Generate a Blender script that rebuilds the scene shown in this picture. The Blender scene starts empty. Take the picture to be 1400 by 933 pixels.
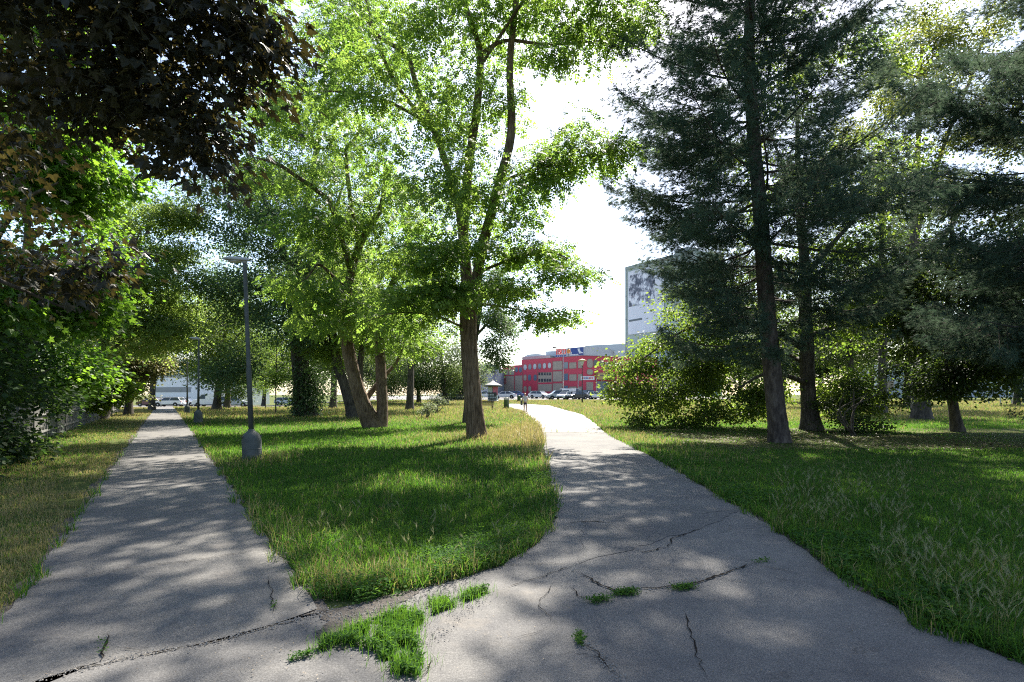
GRASS_N = 560000; SUN = (17, 49, 5.0); SKY = 0.085; HAZE = 0; EXPO = 2.0; TN = 2.0; TP = 1.0
import bpy, math, random
import numpy as np
from mathutils import Vector, Matrix
PI = math.pi
F, CX, HY, EYE = 777.8, 700.0, 540.0, 1.62          # photograph: focal length in pixels, principal column, horizon row, eye height
C = bpy.context.scene.collection
sc = bpy.context.scene
RNG = np.random.default_rng(11)
random.seed(5)

# ------------------------------------------------------------------ terrain
def sstep(a, b, x):
    t = np.clip((x - a) / (b - a), 0, 1); return t * t * (3 - 2 * t)
def gz(x, y):
    x = np.asarray(x, float); y = np.asarray(y, float)
    d = np.maximum(y, 1.0)
    s = sstep(-0.45, -0.2, x / d)
    return 0.0125 * np.clip(d - 45, 0, 95) * s - 0.0115 * np.clip(d - 62, 0, 60) * (1 - s)
def at(px, py):
    d = 20.0
    for _ in range(200):
        x = (px - CX) / F * d
        dn = (EYE - float(gz(x, d))) * F / max(py - HY, 0.5)
        d = 0.6 * d + 0.4 * min(dn, 400)
    return ((px - CX) / F * d, d, float(gz((px - CX) / F * d, d)))
def P(px, py, d): return ((px - CX) / F * d, d, EYE + (HY - py) / F * d)

# ------------------------------------------------------------------ mesh helpers
class MB:
    def __init__(s): s.V = []; s.L = []; s.T = []; s.M = []; s.n = 0
    def add(s, V, Fc, m=0):
        V = np.asarray(V, float).reshape(-1, 3)
        if isinstance(Fc, np.ndarray):
            s.L.append((Fc + s.n).ravel()); s.T.append(np.full(len(Fc), Fc.shape[1])); s.M.append(np.full(len(Fc), m))
        else:
            for f in Fc:
                s.L.append(np.array(f) + s.n); s.T.append(np.array([len(f)])); s.M.append(np.array([m]))
        s.V.append(V); s.n += len(V); return s
    def box(s, c, sz, rz=0, m=0, taper=1.0):
        x, y, z = [k / 2 for k in sz]; t = taper
        V = np.array([(-x, -y, -z), (x, -y, -z), (x, y, -z), (-x, y, -z), (-x * t, -y * t, z), (x * t, -y * t, z), (x * t, y * t, z), (-x * t, y * t, z)])
        c_, s_ = math.cos(rz), math.sin(rz)
        V = V @ np.array([[c_, s_, 0], [-s_, c_, 0], [0, 0, 1]]) + np.array(c)
        return s.add(V, np.array([(0, 3, 2, 1), (4, 5, 6, 7), (0, 1, 5, 4), (1, 2, 6, 5), (2, 3, 7, 6), (3, 0, 4, 7)]), m)
    def lathe(s, prof, n=20, o=(0, 0, 0), m=0, axis='z', sx=1.0, sy=1.0):
        a = np.arange(n) * 2 * PI / n
        V = np.concatenate([np.stack([r * np.cos(a) * sx, r * np.sin(a) * sy, np.full(n, z)], 1) for r, z in prof])
        if axis == 'y': V = V[:, [0, 2, 1]] * np.array([1, 1, -1])
        if axis == 'x': V = V[:, [2, 0, 1]]
        K = len(prof); i = np.arange(K - 1)[:, None] * n; j = np.arange(n)[None, :]
        q = np.stack([i + j, i + (j + 1) % n, i + n + (j + 1) % n, i + n + j], -1).reshape(-1, 4)
        s.add(V + np.array(o), q, m)
        base = s.n - len(V)
        for k, rev in ((0, True), (K - 1, False)):
            f = np.arange(n) + k * n + base
            if prof[k][0] > 1e-6:
                s.L.append(f[::-1] if rev else f); s.T.append(np.array([n])); s.M.append(np.array([m]))
        return s
    def tubes(s, Pt, R, S=5, m=0):                    # Pt (M,K,3), R (M,K)
        Pt = np.asarray(Pt, float); R = np.asarray(R, float); Mn, K, _ = Pt.shape
        T = np.gradient(Pt, axis=1); T /= np.linalg.norm(T, axis=2, keepdims=True) + 1e-9
        D = Pt[:, -1] - Pt[:, 0]; ref = np.zeros((Mn, 3)); ref[np.arange(Mn), np.argmin(np.abs(D), 1)] = 1
        U = ref[:, None, :] - (T * ref[:, None, :]).sum(2, keepdims=True) * T; U /= np.linalg.norm(U, axis=2, keepdims=True) + 1e-9
        W = np.cross(T, U); a = np.arange(S) * 2 * PI / S
        V = Pt[:, :, None, :] + R[:, :, None, None] * (np.cos(a)[:, None] * U[:, :, None, :] + np.sin(a)[:, None] * W[:, :, None, :])
        g = np.arange(Mn)[:, None, None] * K * S; i = np.arange(K - 1)[None, :, None] * S; j = np.arange(S)[None, None, :]
        j2 = (j + 1) % S
        q = np.stack([g + i + j, g + i + j2, g + i + S + j2, g + i + S + j], -1).reshape(-1, 4)
        return s.add(V.reshape(-1, 3), q, m)
    def tube(s, pts, rads, S=8, m=0, cap=True):
        pts = np.asarray(pts, float); rads = np.asarray(rads, float)
        if rads.ndim == 0: rads = np.full(len(pts), float(rads))
        s.tubes(pts[None], rads[None], S, m)
        if cap:
            b = s.n - len(pts) * S
            s.L.append(np.arange(S)[::-1] + b); s.T.append(np.array([S])); s.M.append(np.array([m]))
            s.L.append(np.arange(S) + b + (len(pts) - 1) * S); s.T.append(np.array([S])); s.M.append(np.array([m]))
        return s
    def prism(s, poly, o, ux, uy, w, m=0):            # polygon in (ux,uy) extruded by vector w
        o, ux, uy, w = [np.array(k, float) for k in (o, ux, uy, w)]
        A = np.array([o + p[0] * ux + p[1] * uy for p in poly]); n = len(A)
        V = np.concatenate([A, A + w]); fs = [list(range(n))[::-1], list(range(n, 2 * n))]
        fs += [[i, (i + 1) % n, n + (i + 1) % n, n + i] for i in range(n)]
        return s.add(V, fs, m)
    def build(s, name, mats, parent=None, smooth=False, loc=None):
        me = bpy.data.meshes.new(name)
        V = np.concatenate(s.V) if s.V else np.zeros((0, 3)); Lp = np.concatenate(s.L).astype(np.int32); T = np.concatenate(s.T).astype(np.int32); M = np.concatenate(s.M).astype(np.int32)
        me.vertices.add(len(V)); me.vertices.foreach_set('co', V.ravel().astype(np.float32))
        me.loops.add(len(Lp)); me.loops.foreach_set('vertex_index', Lp)
        me.polygons.add(len(T)); st = np.concatenate([[0], np.cumsum(T)[:-1]]).astype(np.int32)
        me.polygons.foreach_set('loop_start', st); me.polygons.foreach_set('loop_total', T); me.polygons.foreach_set('material_index', M)
        me.polygons.foreach_set('use_smooth', np.full(len(T), bool(smooth)))
        for k in (mats if isinstance(mats, (list, tuple)) else [mats]): me.materials.append(k)
        me.update(calc_edges=True); me.validate()
        o = bpy.data.objects.new(name, me); C.objects.link(o)
        if parent: o.parent = parent
        if loc is not None: o.location = loc
        return o
def tag(o, label=None, cat=None, group=None, kind=None):
    for k, v in (('label', label), ('category', cat), ('group', group), ('kind', kind)):
        if v: o[k] = v
    return o
def thing(name, label, cat, loc=(0, 0, 0), rz=0, group=None):
    o = bpy.data.objects.new(name, None); C.objects.link(o); o.location = loc; o.rotation_euler = (0, 0, rz)
    o.empty_display_size = 0.3
    return tag(o, label, cat, group)
def copy_tree(o, parent=None):
    c = o.copy(); C.objects.link(c)
    if parent: c.parent = parent
    for ch in list(o.children): copy_tree(ch, c)
    return c
def crom(pts, n=6):                                    # Catmull-Rom through (x,y,z,r)
    p = np.asarray(pts, float); p = np.vstack([2 * p[0] - p[1], p, 2 * p[-1] - p[-2]]); out = []
    for i in range(1, len(p) - 2):
        for t in np.arange(n) / n:
            a, b, c, d = p[i - 1], p[i], p[i + 1], p[i + 2]
            out.append(0.5 * (2 * b + (c - a) * t + (2 * a - 5 * b + 4 * c - d) * t * t + (3 * b - a - 3 * c + d) * t ** 3))
    out.append(p[-2]); return np.array(out)

# ------------------------------------------------------------------ materials
def nodes(name):
    m = bpy.data.materials.new(name); m.use_nodes = True; nt = m.node_tree
    return m, nt, nt.nodes, nt.links, nt.nodes['Principled BSDF']
def ramp(N, stops):
    r = N.new('ShaderNodeValToRGB'); e = r.color_ramp.elements
    while len(e) < len(stops): e.new(0.5)
    for k, (p, c) in enumerate(stops): e[k].position = p; e[k].color = (*c, 1) if len(c) == 3 else c
    return r
def noise(N, Lk, co, scale, detail=4, rough=0.55, mapscale=None):
    n = N.new('ShaderNodeTexNoise'); n.inputs['Scale'].default_value = scale; n.inputs['Detail'].default_value = detail; n.inputs['Roughness'].default_value = rough
    if mapscale:
        mp = N.new('ShaderNodeMapping'); mp.inputs['Scale'].default_value = mapscale; Lk.new(co, mp.inputs['Vector']); co = mp.outputs['Vector']
    Lk.new(co, n.inputs['Vector']); return n
def mat(name, c1, c2=None, rough=0.6, scale=3.0, metal=0.0, bump=0.0, bscale=30, spec=0.4, mapscale=None):
    m, nt, N, Lk, b = nodes(name)
    co = N.new('ShaderNodeTexCoord').outputs['Object']
    c2 = c2 or tuple(k * 0.8 for k in c1)
    n = noise(N, Lk, co, scale, 6, 0.6, mapscale); r = ramp(N, [(0.3, c1), (0.7, c2)])
    Lk.new(n.outputs['Fac'], r.inputs['Fac']); Lk.new(r.outputs['Color'], b.inputs['Base Color'])
    b.inputs['Roughness'].default_value = rough; b.inputs['Metallic'].default_value = metal; b.inputs['Specular IOR Level'].default_value = spec
    if bump:
        n2 = noise(N, Lk, co, bscale, 5, 0.6, mapscale); bp = N.new('ShaderNodeBump'); bp.inputs['Strength'].default_value = bump; bp.inputs['Distance'].default_value = 0.03
        Lk.new(n2.outputs['Fac'], bp.inputs['Height']); Lk.new(bp.outputs['Normal'], b.inputs['Normal'])
    return m
def leafmat(name, d1, d2, t1, t2, trans=0.5, rough=0.5, spec=0.22, clump=0.5):
    """two-sided leaf: reflecting face plus the light a thin leaf lets through; hue differs leaf by leaf and clump by clump"""
    m, nt, N, Lk, b = nodes(name)
    geo = N.new('ShaderNodeNewGeometry'); co = N.new('ShaderNodeTexCoord').outputs['Object']
    n = noise(N, Lk, co, clump, 2)
    mx = N.new('ShaderNodeMath'); mx.operation = 'MULTIPLY_ADD'; mx.inputs[1].default_value = 0.55; 
    ad = N.new('ShaderNodeMath'); ad.operation = 'MULTIPLY_ADD'; ad.inputs[1].default_value = 1.1; ad.inputs[2].default_value = -0.33
    Lk.new(n.outputs['Fac'], ad.inputs[0]); Lk.new(geo.outputs['Random Per Island'], mx.inputs[0]); Lk.new(ad.outputs[0], mx.inputs[2])
    r = ramp(N, [(0.1, d1), (0.9, d2)]); r2 = ramp(N, [(0.1, t1), (0.9, t2)])
    Lk.new(mx.outputs[0], r.inputs['Fac']); Lk.new(mx.outputs[0], r2.inputs['Fac'])
    Lk.new(r.outputs['Color'], b.inputs['Base Color']); b.inputs['Roughness'].default_value = rough; b.inputs['Specular IOR Level'].default_value = spec
    tr = N.new('ShaderNodeBsdfTranslucent'); Lk.new(r2.outputs['Color'], tr.inputs['Color'])
    ms = N.new('ShaderNodeMixShader'); ms.inputs[0].default_value = trans
    Lk.new(b.outputs[0], ms.inputs[1]); Lk.new(tr.outputs[0], ms.inputs[2]); Lk.new(ms.outputs[0], N['Material Output'].inputs['Surface'])
    return m
def barkmat(name, c1, c2, c3, vs=0.16, scale=14, bump=1.0):
    m, nt, N, Lk, b = nodes(name)
    co = N.new('ShaderNodeTexCoord').outputs['Object']
    n = noise(N, Lk, co, scale, 8, 0.65, (1, 1, vs)); big = noise(N, Lk, co, 1.3, 3)
    r = ramp(N, [(0.32, c1), (0.5, c2), (0.68, c3)])
    ad = N.new('ShaderNodeMath'); ad.operation = 'MULTIPLY_ADD'; ad.inputs[1].default_value = 0.35; 
    s2 = N.new('ShaderNodeMath'); s2.operation = 'SUBTRACT'; s2.inputs[1].default_value = 0.175
    Lk.new(big.outputs['Fac'], ad.inputs[0]); Lk.new(n.outputs['Fac'], ad.inputs[2]); Lk.new(ad.outputs[0], s2.inputs[0])
    Lk.new(s2.outputs[0], r.inputs['Fac']); Lk.new(r.outputs['Color'], b.inputs['Base Color'])
    b.inputs['Roughness'].default_value = 0.9; b.inputs['Specular IOR Level'].default_value = 0.2
    bp = N.new('ShaderNodeBump'); bp.inputs['Strength'].default_value = bump; bp.inputs['Distance'].default_value = 0.05
    Lk.new(n.outputs['Fac'], bp.inputs['Height']); Lk.new(bp.outputs['Normal'], b.inputs['Normal'])
    return m
M = {}
M['bark_rob'] = barkmat('bark_robinia', (0.04, 0.028, 0.018), (0.12, 0.085, 0.055), (0.2, 0.15, 0.105))
M['bark_dark'] = barkmat('bark_dark', (0.025, 0.022, 0.02), (0.07, 0.06, 0.05), (0.13, 0.11, 0.09))
M['bark_pine'] = barkmat('bark_pine', (0.025, 0.02, 0.018), (0.065, 0.052, 0.045), (0.12, 0.10, 0.085), 0.4, 9)
M['leaf_rob'] = leafmat('leaf_robinia', (0.038, 0.080, 0.019), (0.082, 0.138, 0.034), (0.14, 0.28, 0.032), (0.32, 0.45, 0.07), 0.57)
M['leaf_rob2'] = leafmat('leaf_robinia_far', (0.05, 0.095, 0.024), (0.105, 0.16, 0.04), (0.18, 0.32, 0.035), (0.40, 0.52, 0.09), 0.58)
M['leaf_poplar'] = leafmat('leaf_poplar', (0.04, 0.08, 0.04), (0.08, 0.13, 0.065), (0.10, 0.19, 0.06), (0.21, 0.31, 0.09), 0.45)
M['leaf_copper'] = leafmat('leaf_copper_maple', (0.018, 0.022, 0.016), (0.038, 0.038, 0.024), (0.03, 0.026, 0.008), (0.085, 0.068, 0.016), 0.4, 0.4, 0.35, 1.2)
M['leaf_maple'] = leafmat('leaf_green_maple', (0.03, 0.075, 0.016), (0.075, 0.13, 0.024), (0.09, 0.24, 0.016), (0.30, 0.48, 0.04), 0.52)
M['leaf_row'] = leafmat('leaf_row_trees', (0.055, 0.10, 0.03), (0.12, 0.165, 0.055), (0.18, 0.32, 0.05), (0.40, 0.50, 0.1), 0.55)
M['leaf_chestnut'] = leafmat('leaf_chestnut', (0.06, 0.075, 0.03), (0.16, 0.13, 0.05), (0.12, 0.17, 0.04), (0.3, 0.27, 0.08), 0.45)
M['leaf_lime'] = leafmat('leaf_bright_shrub', (0.07, 0.12, 0.015), (0.13, 0.18, 0.03), (0.28, 0.42, 0.02), (0.5, 0.6, 0.05), 0.55)
M['leaf_linden'] = leafmat('leaf_linden', (0.035, 0.065, 0.022), (0.085, 0.115, 0.034), (0.10, 0.2, 0.02), (0.31, 0.41, 0.055), 0.48, 0.5, 0.2)
M['leaf_linden_dark'] = leafmat('leaf_linden_dark', (0.018, 0.036, 0.018), (0.045, 0.07, 0.03), (0.04, 0.09, 0.015), (0.16, 0.22, 0.03), 0.4)
M['leaf_yellow'] = leafmat('leaf_yellowish_tree', (0.05, 0.07, 0.022), (0.11, 0.125, 0.04), (0.14, 0.2, 0.03), (0.34, 0.36, 0.07), 0.45, 0.6, 0.15)
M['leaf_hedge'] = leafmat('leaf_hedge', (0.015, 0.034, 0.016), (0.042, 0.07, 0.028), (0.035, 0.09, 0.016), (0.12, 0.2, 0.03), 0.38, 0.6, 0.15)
M['leaf_far'] = leafmat('leaf_far_trees', (0.045, 0.085, 0.035), (0.095, 0.13, 0.055), (0.12, 0.2, 0.05), (0.26, 0.33, 0.09), 0.45, clump=0.25)
M['leaf_grey'] = leafmat('leaf_grey_willow', (0.08, 0.11, 0.07), (0.13, 0.15, 0.09), (0.15, 0.2, 0.08), (0.24, 0.28, 0.12), 0.45)
M['needle'] = leafmat('needle_pine', (0.03, 0.064, 0.048), (0.075, 0.118, 0.085), (0.05, 0.10, 0.06), (0.14, 0.19, 0.11), 0.4, 0.65, 0.12)
M['needle_brown'] = leafmat('needle_dry', (0.08, 0.06, 0.035), (0.14, 0.1, 0.06), (0.1, 0.08, 0.04), (0.18, 0.14, 0.07), 0.25)
M['grass'] = leafmat('grass_green', (0.024, 0.072, 0.013), (0.058, 0.128, 0.022), (0.065, 0.195, 0.015), (0.19, 0.35, 0.032), 0.5, 0.6, 0.12, 0.9)
M['grass_dark'] = leafmat('grass_deep', (0.020, 0.054, 0.014), (0.042, 0.09, 0.022), (0.05, 0.14, 0.016), (0.12, 0.24, 0.032), 0.45, 0.6, 0.12, 0.9)
M['grass_dry'] = leafmat('grass_dry', (0.20, 0.17, 0.075), (0.34, 0.28, 0.13), (0.24, 0.20, 0.07), (0.42, 0.34, 0.14), 0.4, 0.6, 0.2, 0.9)
M['grass_olive'] = leafmat('grass_olive', (0.09, 0.11, 0.03), (0.16, 0.17, 0.055), (0.17, 0.22, 0.035), (0.3, 0.32, 0.07), 0.45, 0.6, 0.2, 0.9)
M['weed'] = leafmat('weed_leaf', (0.026, 0.072, 0.018), (0.056, 0.12, 0.025), (0.06, 0.18, 0.02), (0.16, 0.3, 0.03), 0.45, 0.7, 0.08, 1.5)
M['seed'] = leafmat('seed_head', (0.16, 0.18, 0.09), (0.28, 0.28, 0.16), (0.18, 0.2, 0.09), (0.3, 0.29, 0.15), 0.4, 0.6, 0.2, 1.5)
# ------------------------------------------------------------------ ground, paths
def jag(pts, step, amp, rng, closed=True):
    pts = [np.array(p[:2], float) for p in pts]; out = []
    n = len(pts)
    for i in range(n if closed else n - 1):
        a, b = pts[i], pts[(i + 1) % n]; d = np.linalg.norm(b - a); k = max(1, int(d / step)); nr = np.array([-(b - a)[1], (b - a)[0]]) / (d + 1e-9)
        for j in range(k):
            out.append(a + (b - a) * j / k + nr * rng.normal(0, amp) * (1 if d < 30 else 0.6))
    if not closed: out.append(pts[-1])
    return np.array(out)
def inpoly(x, y, poly):
    r = np.zeros(x.shape, bool); n = len(poly); j = n - 1
    bx0, by0 = poly.min(0); bx1, by1 = poly.max(0)
    k = np.where((x >= bx0) & (x <= bx1) & (y >= by0) & (y <= by1))[0]
    if not len(k): return r
    xx, yy = x[k], y[k]; c = np.zeros(len(k), bool)
    for i in range(n):
        xi, yi = poly[i]; xj, yj = poly[j]
        if yi != yj:
            c ^= ((yi > yy) != (yj > yy)) & (xx < (xj - xi) * (yy - yi) / (yj - yi) + xi)
        j = i
    r[k] = c; return r
g2 = lambda L: [at(*p)[:2] for p in L]
rg = np.random.default_rng(3)
LP_left = [(-3.66 - 0.61 * (y - 4.07), y) for y in (86, 60, 40, 28, 20, 14, 10, 7, 4.07, 2.5)]
LP_right = [(-1.45 - 0.61 * (y - 4.27), y) for y in (4.27, 5.5, 7, 10, 14, 20, 28, 40, 60, 86)]
left_poly = jag(LP_left + g2([(60, 933), (140, 913), (300, 881)]) + LP_right, 0.22, 0.022, rg)
right_px = [(741, 592), (743, 610), (748, 640), (757, 670), (762, 690), (757, 715), (740, 742), (700, 768), (640, 793), (560, 815), (490, 832), (437, 843), (300, 881), (140, 913), (60, 933)]
right_px2 = [(1400, 915), (1300, 872), (1200, 826), (1100, 757), (1050, 719), (1000, 690), (950, 660), (900, 631), (860, 610), (833, 597), (826, 592)]
right_poly = jag(g2(right_px) + [(-3.2, 2.4), (-3.2, -4), (9, -4), (5, 1.5)] + g2(right_px2), 0.2, 0.025, rg)
slab_px = [(741, 592), (736, 582), (728, 572), (716, 563), (700, 558.5), (690, 556.5), (690, 552.5), (720, 552.8), (752, 555), (772, 561), (795, 567), (808, 575), (818, 584), (826, 592)]
slab_poly = jag(g2(slab_px), 0.6, 0.05, rg)
mouth_poly = np.array(g2([(437, 843), (490, 832), (560, 815), (640, 793)]))
PATHS = [left_poly, right_poly, slab_poly]
import bmesh
def sheet(name, poly, z, material, parent=None, cut=2.0):
    bm = bmesh.new(); vs = [bm.verts.new((p[0], p[1], 0)) for p in poly]; f = bm.faces.new(vs)
    bmesh.ops.triangulate(bm, faces=[f])
    y0, y1 = poly[:, 1].min(), poly[:, 1].max()
    if y1 > 40:
        for yc in np.arange(max(y0, 38), y1, 3.0):
            bmesh.ops.bisect_plane(bm, geom=bm.verts[:] + bm.edges[:] + bm.faces[:], plane_co=(0, yc, 0), plane_no=(0, 1, 0))
        for k in np.arange(-0.47, -0.17, 0.04):
            bmesh.ops.bisect_plane(bm, geom=bm.verts[:] + bm.edges[:] + bm.faces[:], plane_co=(0, 0, 0), plane_no=(1, -k, 0))
    for v in bm.verts: v.co.z = float(gz(v.co.x, v.co.y)) + z
    bmesh.ops.recalc_face_normals(bm, faces=bm.faces)
    me = bpy.data.meshes.new(name); bm.to_mesh(me); bm.free(); me.materials.append(material)
    if len(me.polygons) and me.polygons[0].normal.z < 0: me.flip_normals()
    o = bpy.data.objects.new(name, me); C.objects.link(o)
    if parent: o.parent = parent
    return o
def asphalt(name, base, warm, crackamt=0.5, bump=0.5):
    m, nt, N, Lk, b = nodes(name); co = N.new('ShaderNodeTexCoord').outputs['Object']
    fine = noise(N, Lk, co, 85, 4, 0.8); mid = noise(N, Lk, co, 9, 5, 0.6); big = noise(N, Lk, co, 0.55, 4, 0.6)
    r1 = ramp(N, [(0.3, tuple(k * 0.45 for k in base)), (0.52, base), (0.72, tuple(k * 1.8 for k in base))]); Lk.new(fine.outputs['Fac'], r1.inputs['Fac'])
    r2 = ramp(N, [(0.3, (0.66, 0.66, 0.69)), (0.7, (1.24, 1.21, 1.15))]); Lk.new(big.outputs['Fac'], r2.inputs['Fac'])
    r3 = ramp(N, [(0.3, (0.84, 0.84, 0.85)), (0.7, (1.1, 1.09, 1.07))]); Lk.new(mid.outputs['Fac'], r3.inputs['Fac'])
    def mul(a, c):
        k = N.new('ShaderNodeMix'); k.data_type = 'RGBA'; k.blend_type = 'MULTIPLY'; k.inputs[0].default_value = 1; Lk.new(a, k.inputs[6]); Lk.new(c, k.inputs[7]); return k.outputs[2]
    col = mul(mul(r1.outputs['Color'], r2.outputs['Color']), r3.outputs['Color'])
    vo = N.new('ShaderNodeTexVoronoi'); vo.feature = 'DISTANCE_TO_EDGE'; vo.inputs['Scale'].default_value = 0.75
    wn = noise(N, Lk, co, 2.2, 5, 0.6); va = N.new('ShaderNodeVectorMath'); va.operation = 'MULTIPLY_ADD'; va.inputs[1].default_value = (0.7, 0.7, 0.7)
    Lk.new(wn.outputs['Color'], va.inputs[0]); Lk.new(co, va.inputs[2]); Lk.new(va.outputs[0], vo.inputs['Vector'])
    cr = ramp(N, [(0.0, (1, 1, 1)), (0.009, (0, 0, 0))]); Lk.new(vo.outputs['Distance'], cr.inputs['Fac'])
    gate = noise(N, Lk, co, 0.8, 2); gr = ramp(N, [(0.5, (0, 0, 0)), (0.6, (crackamt,) * 3)]); Lk.new(gate.outputs['Fac'], gr.inputs['Fac'])
    cm = N.new('ShaderNodeMath'); cm.operation = 'MULTIPLY'; Lk.new(cr.outputs['Color'], cm.inputs[0]); Lk.new(gr.outputs['Color'], cm.inputs[1])
    mx = N.new('ShaderNodeMix'); mx.data_type = 'RGBA'; Lk.new(cm.outputs[0], mx.inputs[0]); Lk.new(col, mx.inputs[6]); mx.inputs[7].default_value = (0.02, 0.018, 0.016, 1)
    # sandy dirt worked into the surface
    dn = noise(N, Lk, co, 1.7, 6, 0.7); dr = ramp(N, [(0.55, (0, 0, 0)), (0.75, (0.6,) * 3)]); Lk.new(dn.outputs['Fac'], dr.inputs['Fac'])
    m2 = N.new('ShaderNodeMix'); m2.data_type = 'RGBA'; Lk.new(dr.outputs['Color'], m2.inputs[0]); Lk.new(mx.outputs[2], m2.inputs[6]); m2.inputs[7].default_value = (*warm, 1)
    Lk.new(m2.outputs[2], b.inputs['Base Color']); b.inputs['Roughness'].default_value = 0.85; b.inputs['Specular IOR Level'].default_value = 0.3
    bp = N.new('ShaderNodeBump'); bp.inputs['Strength'].default_value = bump; bp.inputs['Distance'].default_value = 0.006; Lk.new(fine.outputs['Fac'], bp.inputs['Height'])
    bp2 = N.new('ShaderNodeBump'); bp2.inputs['Strength'].default_value = 0.35; bp2.inputs['Distance'].default_value = 0.03; Lk.new(mid.outputs['Fac'], bp2.inputs['Height']); Lk.new(bp.outputs['Normal'], bp2.inputs['Normal'])
    Lk.new(bp2.outputs['Normal'], b.inputs['Normal'])
    return m
M['asph_l'] = asphalt('asphalt_path', (0.112, 0.110, 0.106), (0.17, 0.15, 0.13), 0.25)
M['asph_r'] = asphalt('asphalt_old', (0.110, 0.109, 0.107), (0.17, 0.15, 0.125), 0.7)
M['slab'] = asphalt('pale_concrete', (0.23, 0.22, 0.205), (0.2, 0.18, 0.15), 0.8)
M['road'] = asphalt('parking_asphalt', (0.12, 0.118, 0.12), (0.24, 0.22, 0.2), 0.2)
M['soil'] = mat('soil', (0.055, 0.05, 0.045), (0.11, 0.099, 0.088), 0.95, 9, bump=0.8, bscale=60, spec=0.1)
M['crack'] = mat('crack', (0.012, 0.011, 0.01), (0.03, 0.026, 0.022), 1.0, 20, spec=0.0)
def groundmat():
    m, nt, N, Lk, b = nodes('turf_soil'); co = N.new('ShaderNodeTexCoord').outputs['Object']
    a = noise(N, Lk, co, 0.22, 5, 0.6); f = noise(N, Lk, co, 14, 6, 0.7); 
    r = ramp(N, [(0.25, (0.035, 0.055, 0.016)), (0.5, (0.06, 0.08, 0.024)), (0.75, (0.14, 0.12, 0.05))])
    ad = N.new('ShaderNodeMath'); ad.operation = 'MULTIPLY_ADD'; ad.inputs[1].default_value = 0.6; Lk.new(f.outputs['Fac'], ad.inputs[0])
    s = N.new('ShaderNodeMath'); s.operation = 'MULTIPLY'; s.inputs[1].default_value = 0.45; Lk.new(a.outputs['Fac'], s.inputs[0]); Lk.new(s.outputs[0], ad.inputs[2])
    Lk.new(ad.outputs[0], r.inputs['Fac']); Lk.new(r.outputs['Color'], b.inputs['Base Color']); b.inputs['Roughness'].default_value = 1; b.inputs['Specular IOR Level'].default_value = 0.05
    bp = N.new('ShaderNodeBump'); bp.inputs['Strength'].default_value = 0.8; bp.inputs['Distance'].default_value = 0.05; Lk.new(f.outputs['Fac'], bp.inputs['Height']); Lk.new(bp.outputs['Normal'], b.inputs['Normal'])
    return m
M['ground'] = groundmat()
ys = np.concatenate([np.linspace(-60, 40, 26), np.linspace(43, 160, 60), [190, 240, 320, 450, 700, 1200, 2500]])
us = np.concatenate([[-2500, -1200, -600, -300, -200], np.linspace(-150, 150, 151), [200, 300, 600, 1200, 2500]])
GX, GY = np.meshgrid(us, ys); GZ = gz(GX, GY)
nx, ny = len(us), len(ys); ii = np.arange(ny - 1)[:, None] * nx; jj = np.arange(nx - 1)[None, :]
tag(MB().add(np.stack([GX, GY, GZ], -1).reshape(-1, 3), np.stack([ii + jj, ii + jj + 1, ii + nx + jj + 1, ii + nx + jj], -1).reshape(-1, 4)).build('ground', M['ground'], smooth=True), kind='structure')
# worn earth along the path edges
def offset_poly(poly, amp, rng):
    c = np.roll(poly, -1, 0) - np.roll(poly, 1, 0); n = np.stack([c[:, 1], -c[:, 0]], 1); n /= np.linalg.norm(n, axis=1, keepdims=True) + 1e-9
    area = 0.5 * np.sum(poly[:, 0] * np.roll(poly[:, 1], -1) - np.roll(poly[:, 0], -1) * poly[:, 1])
    sm = np.convolve(np.concatenate([rng.uniform(0, 1, 3), rng.uniform(0, 1, len(poly)), rng.uniform(0, 1, 3)]), np.ones(5) / 5, 'same')[3:-3]
    return poly + n * np.sign(area) * (amp * (0.1 + 1.6 * np.clip(sm - 0.25, 0, 1)))[:, None]
for pl, nm, am in ((left_poly, 'bare_earth_verge', 0.16), (right_poly, 'bare_earth_verge', 0.15)):
    tag(sheet(nm, offset_poly(pl, am, rg), 0.010, M['soil']), kind='structure')
pathL = tag(sheet('footpath', left_poly, 0.018, M['asph_l']), kind='structure')
pathR = tag(sheet('footpath', right_poly, 0.022, M['asph_r']), kind='structure')
pathS = tag(sheet('concrete_path', slab_poly, 0.026, M['slab']), kind='structure')
lot = np.array([(-30, 101), (44, 101), (60, 250), (-60, 250)], float)
tag(sheet('parking_lot', lot, 0.03, M['road']), kind='structure')
street = np.array([(-110, 84), (-32, 84), (-34, 118), (-130, 118)], float)
tag(sheet('street', street, 0.03, M['road']), kind='structure')
# dirt where the paths meet
dirt = jag(g2([(437, 842), (470, 835), (520, 825), (575, 812), (545, 832), (500, 860), (498, 880), (470, 893), (440, 890), (430, 872), (445, 858)]), 0.03, 0.014, rg)
tag(sheet('bare_earth_patch', dirt, 0.027, M['soil']), kind='structure')
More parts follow.
